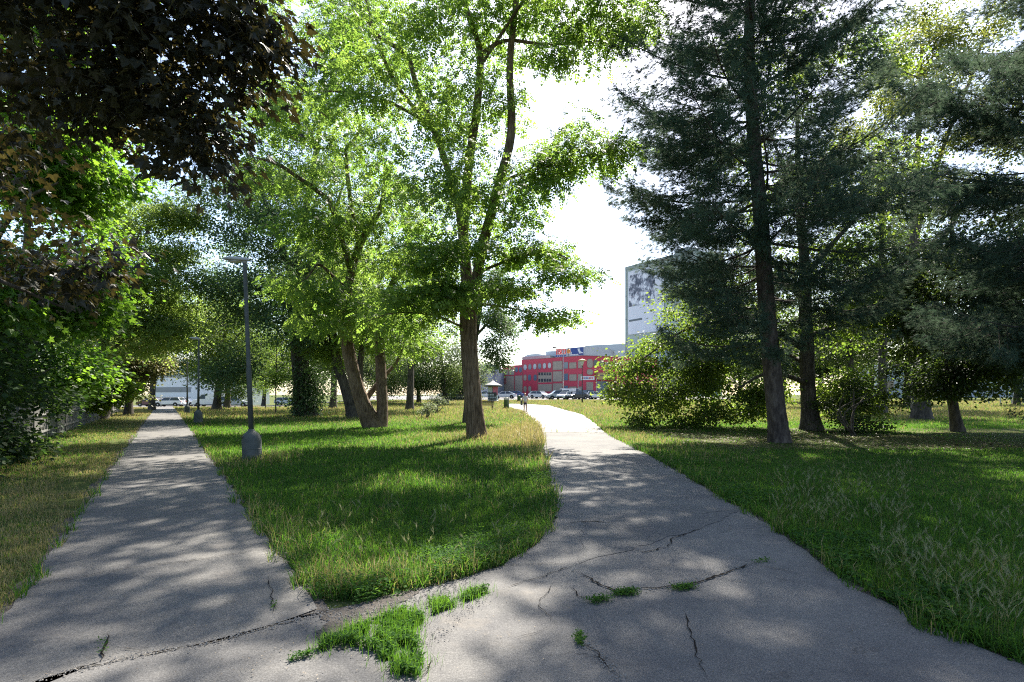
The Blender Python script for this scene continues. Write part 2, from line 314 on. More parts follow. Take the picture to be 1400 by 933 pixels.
# dark asphalt repairs
M['patch'] = asphalt('asphalt_repair', (0.095, 0.095, 0.094), (0.18, 0.16, 0.14), 0.3)
for pxs in ([(792, 774), (960, 726), (1010, 700), (900, 690), (800, 712)],):
    tag(sheet('asphalt_repair', jag(g2(pxs), 0.15, 0.02, rg), 0.0262, M['patch']), kind='structure')
def crack(mb, pxs, w, z):
    pts = jag(g2(pxs), 0.05, 0.010, rg, closed=False); n = len(pts)
    t = np.gradient(pts, axis=0); nr = np.stack([-t[:, 1], t[:, 0]], 1); nr /= np.linalg.norm(nr, axis=1, keepdims=True) + 1e-9
    ww = w * (0.35 + 0.9 * rg.random(n)) * np.clip(np.minimum(np.arange(n), np.arange(n)[::-1]) / 4, 0.1, 1)
    A = pts + nr * ww[:, None]; B = pts - nr * ww[:, None] * 0.8
    V = np.concatenate([np.c_[A, np.full(n, z)], np.c_[B, np.full(n, z)]]); i = np.arange(n - 1)
    mb.add(V, np.stack([i, i + 1, n + i + 1, n + i], 1))
cl, cr_ = MB(), MB()
for p, w in [([(60, 932), (140, 913), (210, 898), (300, 881), (437, 844)], .007), ([(146, 868), (143, 890), (138, 913)], .009), ([(143, 895), (170, 893), (205, 897)], .005), ([(366, 792), (371, 815), (376, 846)], .004), ([(45, 803), (100, 795), (165, 782), (285, 767), (370, 752)], .004), ([(216, 700), (300, 688)], .004), ([(150, 720), (240, 705), (330, 690)], .003)]:
    crack(cl, p, w, 0.0285)
for p, w in [([(676, 812), (720, 800), (756, 788), (792, 774)], .005), ([(788, 786), (804, 794), (820, 804), (844, 814), (880, 810), (916, 807), (960, 800), (1030, 775)], .013), ([(772, 719), (792, 717), (812, 716), (844, 719)], .012),
             ([(860, 755), (880, 759), (912, 752), (920, 740), (960, 726)], .008), ([(696, 880), (730, 872), (760, 862)], .004), ([(794, 880), (800, 889), (816, 900), (848, 933)], .008), ([(936, 838), (944, 868), (952, 904), (966, 935)], .006),
             ([(640, 908), (660, 907), (680, 900)], .004), ([(780, 805), (790, 820), (800, 826), (835, 824)], .006), ([(760, 862), (735, 830), (760, 800)], .003), ([(1000, 700), (960, 705), (905, 700)], .004), ([(760, 640), (800, 636), (850, 640)], .005), ([(755, 660), (830, 655), (900, 662)], .004),
             ([(640, 790), (700, 776), (792, 774)], .003), ([(400, 905), (470, 880), (520, 870)], .006), ([(1030, 775), (1100, 790)], .005), ([(595, 905), (575, 935)], .006)]:
    crack(cr_, p, w, 0.0325)
cl.build('crack', M['crack'], pathL); cr_.build('crack', M['crack'], pathR)
# gaps between the concrete slabs
cs = MB()
for p in ([(728, 572), (770, 574), (812, 576)], [(722, 566), (760, 567), (792, 566)], [(735, 582), (780, 583), (818, 584)]):
    q = [at(*k) for k in p]; pts = np.array(q)
    for a, b_ in zip(pts[:-1], pts[1:]):
        t = (b_ - a)[:2]; n_ = np.array([-t[1], t[0], 0]) / np.linalg.norm(t) * 0.03; up = np.array([0, 0, 0.031])
        cs.add([a + n_ + up, b_ + n_ + up, b_ - n_ + up, a - n_ + up], [[0, 1, 2, 3]])
cs.build('crack', M['crack'], pathS)

# ------------------------------------------------------------------ grass and herbs
def fbm(x, y, s, seed):
    r = np.random.default_rng(seed); v = 0; a = 1; t = 0
    for o in range(4):
        th = r.uniform(0, 6.28, 3); ph = r.uniform(0, 6.28, 3)
        for k in range(3): v = v + a * np.sin((x * np.cos(th[k]) + y * np.sin(th[k])) / s * (1.0 + 0.23 * k) + ph[k]); t += a
        a *= 0.6; s *= 0.47
    return 0.5 + 0.5 * v / t * 1.6
def edge_dist(x, y, poly):
    d = np.full(x.shape, 9.0); A = poly; B = np.roll(poly, -1, 0)
    step = max(1, len(A) // 260); A = A[::step]
    for a in A: d = np.minimum(d, np.hypot(x - a[0], y - a[1]))
    return d
def blades(x, y, h, w, rng, bend=0.5):
    n = len(x); z = gz(x, y); th = rng.uniform(0, 2 * PI, n); ln = rng.uniform(0.1, 1.0, n) ** 1.3 * bend * h
    yaw = rng.uniform(0, 2 * PI, n); wx, wy = np.cos(yaw) * w / 2, np.sin(yaw) * w / 2; dx, dy = np.cos(th) * ln, np.sin(th) * ln
    V = np.empty((n, 5, 3)); V[:, 0] = np.stack([x - wx, y - wy, z], 1); V[:, 1] = np.stack([x + wx, y + wy, z], 1)
    m = np.stack([x + dx * 0.35, y + dy * 0.35, z + h * 0.6], 1); o = np.stack([wx, wy, 0 * wx], 1) * 0.75
    V[:, 2] = m + o; V[:, 3] = m - o; V[:, 4] = np.stack([x + dx, y + dy, z + h * (1 - 0.25 * (ln / h) ** 2)], 1)
    b = np.arange(n)[:, None] * 5
    return V.reshape(-1, 3), b + np.array([[0, 1, 2, 3]]), b + np.array([[3, 2, 4]])
def scatter(n, d0, d1, rng, ulo=-0.97, uhi=0.97):
    d = np.exp(rng.uniform(np.log(d0), np.log(d1), n)); u = rng.uniform(ulo, uhi, n); x = u * d + rng.uniform(-1, 1, n) * 0.4
    return x, d
def off_path(x, y, slack=0.0):
    k = np.ones(x.shape, bool)
    for p in PATHS: k &= ~inpoly(x, y, p)
    k &= ~((y < 4.45) & (x > -3.66 - .61 * (y - 4.07)) & (x < -1.2))
    return k & ~inpoly(x, y, lot) & ~inpoly(x, y, street)
gr = np.random.default_rng(21)
x, y = scatter(GRASS_N, 2.6, 100, gr); rag = np.clip(fbm(x, y, 0.22, 51) - .35, 0, 1) * .28 * (y < 22); sgn_ = gr.choice([-1, 1], len(x))
k = off_path(x, y) | ((gr.random(len(x)) < .7) & (off_path(x + rag, y) | off_path(x - rag, y))); k &= ~inpoly(x, y, np.array([(-3.3, 4.35), (-1.5, 4.35), (-.2, 4.9), (1, 3), (-4, 2)])); x, y = x[k], y[k]
def edge_fn(pts):
    p = np.array(sorted([tuple(k) for k in pts], key=lambda k: k[1])); sl = np.gradient(p[:, 0], p[:, 1]); return lambda X, Y: np.abs(X - np.interp(Y, p[:, 1], p[:, 0])) / np.sqrt(1 + np.interp(Y, p[:, 1], sl) ** 2)
EDGES = [edge_fn(LP_left), edge_fn(LP_right), edge_fn(g2(right_px[:12])), edge_fn(g2(right_px2))]
ed = np.min([e(x, y) for e in EDGES], 0)
left = x < -3.66 - 0.61 * (y - 4.07); right = x > np.interp(y, [3, 8, 14, 21, 36, 60], [2.9, 3.2, 3.6, 3.7, 5, 8])
island = ~left & ~right
n1 = fbm(x, y, 0.9, 1); n2 = fbm(x, y, 4.5, 2); n3 = fbm(x, y, 0.35, 3)
G = lambda cx, cy, sx, sy: np.exp(-((x - cx) / sx) ** 2 - ((y - cy) / sy) ** 2)
dry = 0.02 + 1.3 * G(0.6, 24, 1.5, 8) * island + 0.6 * G(-1.5, 22, 2.6, 3.5) * island + 0.95 * sstep(27, 45, y) * (0.55 + 0.5 * n2) + 0.7 * right * G(4.8, 23, 1.6, 7) + 0.45 * G(-6, 14, 0.8, 1.8) * island
dry += left * (0.6 * np.exp(-ed / 1.2) + 0.2 + 0.35 * n2) + island * 0.25 * np.exp(-ed / 0.25) + 0.35 * G(-1.3, 5.0, 0.5, 0.4)
dry = np.clip(dry + 0.25 * (n1 - 0.5), 0, 1)
h = 0.05 + 0.06 * n1 + 0.04 * n3
h *= 1 + island * 0.75 * np.exp(-ed / 0.28) + 2.6 * G(0.7, 23, 1.2, 7) * island + 1.2 * G(-1.4, 21, 1.2, 1.2) * island + 0.8 * sstep(32, 45, y) + right * 0.5 * np.exp(-ed / 0.7) + 0.9 * G(-6.0, 13.8, 0.6, 1.5) * island
h *= np.where(left, 0.6, 1.0) * gr.uniform(0.55, 1.35, len(x))
shade_r = right & (x > 6) & (y > 9) & (y < 27); h[shade_r] *= 0.6
bare = (right & (y > 17.0) & (y < 27) & (x > 6.5) & (n2 + 0.5 * n1 > 0.55)) | (gr.random(len(x)) < 0.9 * (ed < .30 * np.clip(.62 - fbm(x, y, 0.3, 51), 0, 1))) | (left & (ed < 0.6) & (n1 > 0.62))
keep = ~bare | (gr.random(len(x)) < 0.12)
w = 0.0038 + 0.00078 * y; w = w * gr.uniform(0.7, 1.3, len(x))
pick = gr.random(len(x)); kind = np.where(pick < dry * 0.62, 2, np.where(pick < dry * 1.0, 3, np.where(gr.random(len(x)) < 0.35 + 0.3 * (n2 - .5), 1, 0)))
h = np.where(kind == 2, h * 1.2, h); w = np.where(kind == 2, w * 0.8, w)
def grass_obj(sel, label):
    mb = MB()
    for q in range(4):
        s = sel & keep & (kind == q)
        if not s.any(): continue
        V, f4, f3 = blades(x[s], y[s], h[s], w[s], gr, 1.0 if q == 2 else 1.25)
        mb.add(V, f4, q); mb.n -= len(V); mb.V.pop(); mb.add(V, f3, q)
    o = mb.build('lawn_grass', [M['grass'], M['grass_dark'], M['grass_dry'], M['grass_olive']])
    return tag(o, label, 'grass', kind='stuff')
far = y > 40
grass_obj(island & ~far, 'green lawn between the two paths, yellowed around the big trunk')
grass_obj(right & ~far, 'shaded green lawn under the pine right of the path')
grass_obj(left & ~far, 'narrow patchy lawn verge left of the lamp-lined path')
grass_obj(far, 'sunlit yellowing meadow in the distance before the parked cars')
# small-leaved herbs along the path edges
def tmpl(V, Fc): return np.array(V, float), [np.array(f) for f in Fc]
T_OVAL = tmpl([(0, 0, 0), (.45, .3, .07), (1, 0, -.06), (.45, -.3, .07)], [[(0, 2, 1)], [(0, 3, 2)]])
T_ROUND = tmpl([(0, 0, 0), (.25, .34, .05), (.62, .36, .05), (1, 0, -.05), (.62, -.36, .05), (.25, -.34, .05)], [[(0, 3, 2, 1)], [(0, 5, 4, 3)]])
def pinnate(pairs=5, wd=.19):
    V, Fc = [], []
    def leaflet(o, ang, l, w):
        c, s = math.cos(ang), math.sin(ang); b = len(V)
        for (a, t) in ((0, 0), (.5, .5), (1, 0), (.5, -.5)):
            X, Y = o + l * a * c - w * t * s, l * a * s + w * t * c
            V.append((X, Y, -0.28 * X * X - 0.12 * abs(Y)))
        Fc.append([(b, b + 3, b + 2, b + 1)])
    for i in range(pairs):
        o = 0.14 + 0.68 * i / (pairs - 1); l = 0.27 * (1 - 0.25 * abs(i / (pairs - 1) - .4))
        leaflet(o, 1.05, l, wd); leaflet(o, -1.05, l, wd)
    leaflet(0.86, 0, .24, wd)
    return tmpl(V, Fc)
T_PINN = pinnate(4)
T_PINN_S = pinnate(3)
def maple_t():
    pts = []
    for a, r in [(180, .05), (140, .36), (112, .62), (98, .44), (80, .52), (62, .92), (47, .50), (30, .62), (0, 1.05)]:
        pts.append((a, r))
    out = pts + [(-a, r) for a, r in pts[-2:0:-1]]
    V = [(0.0, 0, 0)] + [(r * math.cos(math.radians(a)), r * math.sin(math.radians(a)), -0.22 * r * r + .16 * abs(r * math.sin(math.radians(a)))) for a, r in out]
    n = len(out); return tmpl(V, [[(0, i + 2 if i + 2 <= n else 1, i + 1) for i in range(n)]])
T_MAPLE = maple_t()
def needles_t(k=16, seed=4):
    r = np.random.default_rng(seed); V, Fc = [], []
    for i in range(k):
        a = r.uniform(0, 2 * PI); sp = r.uniform(0.15, 0.75); d = np.array([math.cos(sp), math.sin(sp) * math.cos(a), math.sin(sp) * math.sin(a)])
        s = np.cross(d, r.normal(size=3)); s /= np.linalg.norm(s); o = np.array([r.uniform(-.25, .2), 0, 0]); l = r.uniform(.75, 1.1); b = len(V)
        tip = o + d * l; tip[2] -= 0.12
        V += [o + s * .022, o - s * .022, tip]; Fc.append([(b, b + 1, b + 2)])
    return tmpl(V, Fc)
T_NEEDLE = needles_t()
def leaves(mb, T, pos, ax, nr, scl, m=0):
    TV, TF = T; n = len(pos); ax = ax / (np.linalg.norm(ax, axis=1, keepdims=True) + 1e-9)
    nr = nr - (nr * ax).sum(1, keepdims=True) * ax; nr /= np.linalg.norm(nr, axis=1, keepdims=True) + 1e-9
    R = np.stack([ax, np.cross(nr, ax), nr], 1)
    V = pos[:, None, :] + scl[:, None, None] * np.einsum('mk,nkj->nmj', TV, R)
    b = np.arange(n)[:, None, None] * len(TV); first = True
    Vf = V.reshape(-1, 3); base = mb.n; mb.V.append(Vf); mb.n += len(Vf)
    bylen = {}
    for f in TF: bylen.setdefault(f.shape[1], []).append(f)
    for kk, fs in bylen.items():
        f = np.concatenate(fs); q = (b + f[None] + base).reshape(-1, kk)
        mb.L.append(q.ravel()); mb.T.append(np.full(len(q), kk)); mb.M.append(np.full(len(q), m))
def herb(x, y, hh, size, rng, name, label, matl, T=T_OVAL):
    n = len(x); pos = np.stack([x, y, gz(x, y) + hh * rng.random(n) ** 0.7], 1)
    th = rng.uniform(0, 2 * PI, n); ax = np.stack([np.cos(th), np.sin(th), rng.uniform(-.3, .6, n)], 1); nr = np.stack([rng.normal(0, .45, n), rng.normal(0, .45, n), np.ones(n)], 1)
    mb = MB(); leaves(mb, T, pos, ax, nr, size * rng.uniform(.6, 1.4, n)); return tag(mb.build(name, matl), label, 'weeds', kind='stuff')
def edge_pts(pxs, n, wid, rng, side=1):
    p = jag(g2(pxs), 0.1, 0.0, rng, closed=False); t = np.gradient(p, axis=0); nr = np.stack([t[:, 1], -t[:, 0]], 1) * side; nr /= np.linalg.norm(nr, axis=1, keepdims=True) + 1e-9
    pr = 1 / np.maximum(p[:, 1], 3) ; i = rng.choice(len(p), n, p=pr / pr.sum()); o = rng.random(n) ** 1.2 * wid[0] + wid[1]
    q = p[i] + nr[i] * o[:, None] + rng.normal(0, 0.05, (n, 2)); return q[:, 0], q[:, 1], o
ex, ey, eo = edge_pts(right_px2[:-2], 30000, (1.3, 0.0), gr, 1)
k = off_path(ex, ey) & (fbm(ex, ey, 0.5, 7) > 0.42 + 0.28 * eo); ex, ey = ex[k], ey[k]
herb(ex, ey, 0.05 + 0.13 * fbm(ex, ey, 0.4, 8), 0.034, gr, 'clover_edge', 'low dark clover growing along the right path edge', M['weed'], T_ROUND)
ex, ey, eo = edge_pts(right_px[2:12], 20000, (0.7, 0.0), gr, 1)
k = off_path(ex, ey) & (fbm(ex, ey, 0.45, 9) > 0.38 + 0.5 * eo); ex, ey = ex[k], ey[k]
herb(ex, ey, 0.06 + 0.16 * fbm(ex, ey, 0.35, 10), 0.030, gr, 'edge_weeds', 'bushy green weeds on the curved lawn edge between the paths', M['weed'])
ex, ey, eo = edge_pts([(437, 840), (400, 770), (350, 705), (300, 650), (262, 610)], 9000, (0.45, 0.0), gr, -1)
k = off_path(ex, ey) & (fbm(ex, ey, 0.45, 12) > 0.5); ex, ey = ex[k], ey[k]
herb(ex, ey, 0.05 + 0.16 * fbm(ex, ey, 0.3, 11), 0.032, gr, 'edge_weeds', 'small green weeds along the lamp side of the left path', M['weed'])
cx_, cy_ = scatter(60000, 3.0, 16, gr, -.8, .95); k = off_path(cx_, cy_) & (fbm(cx_, cy_, 0.8, 17) > .5) & (cx_ > -3.0 - .61 * (cy_ - 4.27)); cx_, cy_ = cx_[k], cy_[k]
herb(cx_, cy_, 0.03 + 0.08 * fbm(cx_, cy_, 0.4, 18), 0.028, gr, 'lawn_clover', 'broad-leaved clover mixed into the shaded lawns', M['weed'], T_ROUND)
# plants in the broken asphalt
tuft = np.array(g2([(672, 812), (640, 826), (590, 846), (562, 866), (578, 905), (572, 933), (540, 927), (512, 897), (482, 887), (432, 897), (440, 886), (480, 868), (520, 850), (580, 834), (640, 816)]))
tx = gr.uniform(tuft[:, 0].min(), tuft[:, 0].max(), 60000); ty = gr.uniform(tuft[:, 1].min(), tuft[:, 1].max(), 60000)
k = inpoly(tx, ty, tuft) & (fbm(tx, ty, 0.07, 31) > 0.43); tx, ty = tx[k][:12000], ty[k][:12000]
mb = MB(); n = len(tx); th = gr.uniform(0, 2 * PI, n); hh = (0.015 + 0.075 * fbm(tx, ty, 0.12, 14))
leaves(mb, T_OVAL, np.stack([tx, ty, 0.02 + hh * gr.random(n)], 1), np.stack([np.cos(th), np.sin(th), gr.uniform(-.2, .8, n)], 1), np.stack([gr.normal(0, .5, n), gr.normal(0, .5, n), np.ones(n)], 1), 0.019 * gr.uniform(.4, 1.7, n))
s = gr.choice(n, 3500); V, f4, f3 = blades(tx[s] + gr.normal(0, .05, 3500), ty[s] + gr.normal(0, .05, 3500), 0.03 + 0.11 * gr.random(3500), np.full(3500, .004), gr); mb.add(V, f4, 1); mb.n -= len(V); mb.V.pop(); mb.add(V, f3, 1)
tag(mb.build('path_weeds', [M['weed'], M['grass']]), 'strip of green weeds growing through the broken asphalt', 'weeds', kind='stuff')
mb = MB()
for pxs, n, rr in (([(845, 817), (865, 815)], 700, .035), ([(925, 811), (945, 807)], 500, .03), ([(810, 828), (830, 824)], 400, .03), ([(792, 874), (793, 888)], 260, .015), ([(400, 908), (430, 900)], 200, .02), ([(1035, 774), (1050, 770)], 100, .02), ([(140, 880), (142, 900)], 30, .012), ([(374, 830), (375, 838)], 30, .012)):
    p = jag(g2(pxs), 0.02, 0, gr, closed=False); i = gr.integers(0, len(p), n); q = p[i] + gr.normal(0, rr, (n, 2)); th = gr.uniform(0, 2 * PI, n)
    leaves(mb, T_OVAL, np.c_[q, 0.024 + 0.035 * gr.random(n)], np.stack([np.cos(th), np.sin(th), gr.uniform(0, .8, n)], 1), np.stack([gr.normal(0, .5, n), gr.normal(0, .5, n), np.ones(n)], 1), 0.018 * gr.uniform(.6, 1.4, n))
tag(mb.build('crack_weeds', M['weed']), 'tiny green tufts sprouting from cracks in the asphalt', 'weeds', kind='stuff')
# wild barley with pale nodding heads
def barley(pxbox, n, label, hmul=1.0, name='wild_barley'):
    mb = MB(); sx_, sy_ = [], []
    while len(sx_) < n:
        px, py = gr.uniform(pxbox[0], pxbox[2]), gr.uniform(pxbox[1], pxbox[3]); q = at(px, py)
        if off_path(np.array([q[0]]), np.array([q[1]]))[0] and gr.random() < fbm(np.array([q[0]]), np.array([q[1]]), 0.5, 41)[0]: sx_.append(q[0]); sy_.append(q[1])
    for X, Y in zip(sx_, sy_):
        H = gr.uniform(.16, .34) * hmul; th = gr.uniform(0, 2 * PI); d = np.array([math.cos(th), math.sin(th), 0]); b = np.array([X, Y, float(gz(X, Y))])
        pts = np.array([b, b + d * .015 + [0, 0, H * .6], b + d * .035 + [0, 0, H], b + d * .055 + [0, 0, H + .03], b + d * .075 + [0, 0, H + .055]])
        mb.tubes(pts[None, :3], np.full((1, 3), .0011 + .00015 * Y), 3, 1)
        for j in range(12):
            o = pts[2] + (pts[4] - pts[2]) * (j / 12) * 0.8; a = (pts[4] - pts[2]) / .09 * gr.uniform(.05, .075) + gr.normal(0, .013, 3); sd = np.cross(a, gr.normal(size=3)); sd /= np.linalg.norm(sd); sd *= .0011 + .00016 * Y
            mb.add([o + sd, o - sd, o + a], [[0, 1, 2]], 0)
    return tag(mb.build(name, [M['seed'], M['grass_olive']]), label, 'grass', kind='stuff')
barley((1060, 655, 1250, 740), 260, 'pale nodding barley heads in the lawn right of the path')
barley((1200, 720, 1400, 900), 240, 'tall pale barley stalks at the lower right lawn edge')
barley((430, 700, 700, 800), 60, 'scattered seed heads in the shaded lawn between paths', .9)
# dry leaf litter on the asphalt and under the pine
n = 16000; lx, ly = scatter(n, 2.6, 24, gr, -.95, .9); le = np.min([e(lx, ly) for e in EDGES], 0); k = ~off_path(lx, ly) & (gr.random(n) < .10 + .9 * np.exp(-le / .12)); lx, ly = lx[k], ly[k]; n = len(lx); mb = MB(); th = gr.uniform(0, 6.28, n)
leaves(mb, T_OVAL, np.stack([lx, ly, np.full(n, .034)], 1), np.stack([np.cos(th), np.sin(th), 0 * th], 1), np.stack([gr.normal(0, .2, n), gr.normal(0, .2, n), np.ones(n)], 1), gr.uniform(.006, .022, n) * gr.uniform(.5, 1, n))
M['litter'] = leafmat('dry_leaf_litter', (0.09, 0.06, 0.035), (0.34, 0.28, 0.19), (0.1, 0.08, 0.04), (0.2, 0.16, 0.1), 0.15)
tag(mb.build('fallen_leaves', M['litter']), 'small dry leaves and petals scattered over the asphalt', 'leaf litter', kind='stuff')
mb = MB(); gp = []
for pxs, n_, rr in (([(437, 843), (480, 850), (560, 830), (640, 800)], 1500, .10), ([(500, 880), (540, 900), (590, 880), (660, 825)], 350, .05), ([(60, 933), (140, 912), (300, 881), (437, 844)], 700, .03), ([(788, 786), (844, 814), (916, 807), (1030, 775)], 700, .04), ([(772, 722), (812, 719), (844, 721)], 500, .05), ([(794, 880), (816, 900), (848, 933)], 200, .03)):
    pj = jag(g2(pxs), 0.02, 0, gr, closed=False); ii_ = gr.integers(0, len(pj), n_); gp.append(pj[ii_] + gr.normal(0, rr, (n_, 2)))
gp = np.concatenate(gp); n = len(gp); sz = gr.uniform(.002, .009, n) * gr.uniform(.5, 1.2, n); oct_ = np.array([(1, 0, 0), (0, 1, 0), (-1, 0, 0), (0, -1, 0), (0, 0, .8)], float)
V = np.c_[gp, np.full(n, .030)][:, None, :] + oct_[None] * sz[:, None, None] * gr.uniform(.6, 1.3, (n, 5, 1)); b_ = np.arange(n)[:, None, None] * 5
mb.add(V.reshape(-1, 3), (b_ + np.array([(0, 1, 4), (1, 2, 4), (2, 3, 4), (3, 0, 4)])[None]).reshape(-1, 3)); M['grit'] = mat('grit', (.10, .094, .088), (.26, .24, .21), .9, 60)
tag(mb.build('asphalt_grit', M['grit']), 'crumbled grit along the cracks and the path junction', 'gravel', kind='stuff')
n = 9000; lx, ly = gr.uniform(5.5, 16, n), gr.uniform(16.5, 27, n); k = off_path(lx, ly); lx, ly = lx[k], ly[k]; n = len(lx); mb = MB(); th = gr.uniform(0, 6.28, n)
leaves(mb, T_OVAL, np.stack([lx, ly, .015 + .02 * gr.random(n)], 1), np.stack([np.cos(th), np.sin(th), 0 * th], 1), np.stack([gr.normal(0, .2, n), gr.normal(0, .2, n), np.ones(n)], 1), gr.uniform(.04, .09, n))
tag(mb.build('needle_litter', M['needle_brown']), 'brown needle litter on the bare ground under the pine', 'leaf litter', kind='stuff')
# ------------------------------------------------------------------ trees
def rtube(mb, pts, S, ridge, rng, m=0):
    """bark-ridged trunk or limb, pts (K,4): x,y,z,radius"""
    K = len(pts); T = np.gradient(pts[:, :3], axis=0); T /= np.linalg.norm(T, axis=1, keepdims=True) + 1e-9
    D = pts[-1, :3] - pts[0, :3]; ref = np.zeros(3); ref[np.argmin(np.abs(D))] = 1
    U = ref - (T * ref).sum(1, keepdims=True) * T; U /= np.linalg.norm(U, axis=1, keepdims=True); W = np.cross(T, U)
    a = np.arange(S) * 2 * PI / S; ln = np.concatenate([[0], np.cumsum(np.linalg.norm(np.diff(pts[:, :3], axis=0), axis=1))])
    A, Z = np.meshgrid(a, ln); v = 0
    for k, am in ((3, .45), (5, .5), (9, .6), (13, .7), (17, .5)):
        v = v + am * np.sin(k * A + rng.uniform(0, 6.28) + 0.7 * np.sin(Z * rng.uniform(.8, 2) + rng.uniform(0, 6)) + Z * rng.uniform(-.4, .4))
    R = pts[:, 3:4] * (1 + ridge * v + ridge * 0.8 * rng.normal(0, .5, v.shape))
    V = pts[:, None, :3] + R[:, :, None] * (np.cos(a)[None, :, None] * U[:, None] + np.sin(a)[None, :, None] * W[:, None])
    i = np.arange(K - 1)[:, None] * S; j = np.arange(S)[None]; j2 = (j + 1) % S
    mb.add(V.reshape(-1, 3), np.stack([i + j, i + j2, i + S + j2, i + S + j], -1).reshape(-1, 4), m)
def B(px, py, d, rx, ry, rd, n): c = P(px, py, d); return (*c, rx / F * d, rd, ry / F * d, n)
def sample(blobs, rng, shell=2.4, fam=6, tight=.17):
    """twig tips inside the crown volume, gathered in families so that the foliage forms pads with gaps between"""
    out = []
    for cx, cy, cz, rx, ry, rz, n in blobs:
        high = cz > 16.8 or (cy < 18.5 and cz > 13 and cx > -4); k = max(5, n // (11 if high else fam)); tt = tight * (.62 if high else 1.7 if n < 60 else 1.0); v = rng.normal(size=(k, 3)); v /= np.linalg.norm(v, axis=1, keepdims=True); r = rng.random(k) ** (1 / shell)  # high clumps, mostly out of view, bunched tighter to shape sun patches below
        cen = v * r[:, None]; q = cen[rng.integers(0, k, n)] + rng.normal(0, tt, (n, 3)) * np.array([1.1, 1.1, .5])
        out.append(np.array([cx, cy, cz]) + q * np.array([rx, ry, rz]))
    return np.concatenate(out)
def grow(nP, nR, tg, rng, lift=0.12):
    P_ = [nP]; R_ = [nR]; cat = np.asarray(nP); cr = np.asarray(nR)
    d0 = np.min(np.linalg.norm(tg[:, None, :] - cat[None, ::3], axis=2), 1); order = np.argsort(d0); Pt, Rt = [], []
    cap = len(cat) + 3 * len(tg); buf = np.empty((cap, 3)); rb = np.empty(cap); n = len(cat); buf[:n] = cat; rb[:n] = cr
    s = np.array([0, .25, .5, .75, 1.0])
    for k in order:
        t = tg[k]; v = t - buf[:n]; d = np.linalg.norm(v, axis=1); cost = d + 0.5 * np.maximum(0, -v[:, 2]) - 3.0 * np.minimum(rb[:n], .05)
        i = int(np.argmin(cost)); p0 = buf[i]; L = max(d[i], .05); r0 = min(rb[i] * .85, .005 + .012 * L)
        off = rng.normal(0, .05 * L, 3); mid = np.outer(np.sin(PI * s), off + np.array([0, 0, lift * L]))
        pts = p0 + (t - p0) * s[:, None] + mid; rr = r0 + (.004 - r0) * s ** .8
        Pt.append(pts); Rt.append(np.maximum(rr, .003)); buf[n:n + 3] = pts[2:]; rb[n:n + 3] = rr[2:]; n += 3
    return np.array(Pt), np.array(Rt)
def foliage(mb, T, Pt, per, size, spread, rng, droop=0.3, flat=0.6, m=0, up=0.55, smin=.4):
    M_ = len(Pt); n = M_ * per; i = np.repeat(np.arange(M_), per); s = rng.uniform(smin, 1.05, n) * 4; k = np.clip(s.astype(int), 0, 3); f = (s - k)[:, None]
    base = Pt[i, k] * (1 - f) + Pt[i, k + 1] * f; dr = Pt[i, 4] - Pt[i, 1]; dr /= np.linalg.norm(dr, axis=1, keepdims=True) + 1e-9
    g = rng.normal(0, 1, (n, 3)) * spread * np.array([1, 1, flat]); pos = base + g
    ax = dr * .5 + g / (spread + 1e-6) * .5 + rng.normal(0, .35, (n, 3)); ax[:, 2] = ax[:, 2] * .5 - droop
    nr = rng.normal(0, up, (n, 3)); nr[:, 2] += 1
    leaves(mb, T, pos, ax, nr, size * rng.uniform(.65, 1.25, n), m)
def flare(pts, rng, amt=0.5, h=0.5):
    z0 = pts[0, 2]; pts[:, 3] *= 1 + amt * np.exp(-(pts[:, 2] - z0) / h); return pts
def tree(name, label, trunk, limbs, blobs, leaf, T, per, size, spread, bark='bark_dark', group=None, S=20, ridge=.05, seed=1, droop=.3, flat=.6, separate=False, n_per=8, lift=.12, flare_amt=.45, up=.55, extra=None, smin=.4, cat='tree'):
    rng = np.random.default_rng(seed); tr = flare(crom(trunk, n_per), rng, flare_amt); base = tr[0, :3].copy(); base[2] = float(gz(base[0], base[1])); tr[0, 2] = min(tr[0, 2], base[2]) - .08
    root = thing(name, label, cat, tuple(base), group=group)
    lm = [crom(l, n_per) for l in limbs]; off = np.array([*base, 0])
    mb = MB(); rtube(mb, tr - off, S, ridge, rng); mbs = [('trunk', mb)]
    for l in lm:
        if separate: mb = MB(); mbs.append(('limb', mb))
        rtube(mb, l - off, max(6, S // 2), ridge * .6, rng)
    for nm, b in mbs: b.build(nm, M[bark], root, True)
    nd = np.concatenate([tr] + lm); start = nd[:, 2] > base[2] + min(2.0, 0.3 * (tr[-1, 2] - base[2])); nd = nd[start]
    tg = sample([(*b[:6], int(b[6] * TN)) for b in blobs], rng); Pt, Rt = grow(nd[:, :3], nd[:, 3], tg, rng, lift)
    cm = MB(); cm.tubes(Pt - base, Rt, 4, 1); foliage(cm, T, Pt - base, int(per * TP), size, spread, rng, droop, flat, up=up, smin=smin)
    if extra: extra(cm, base, rng)
    cm.build('crown', [M[leaf], M[bark]], root)
    return root
def L(d, *pts): return [(*P(px, py, d + (q[0] if q else 0)), r) for px, py, r, *q in pts]

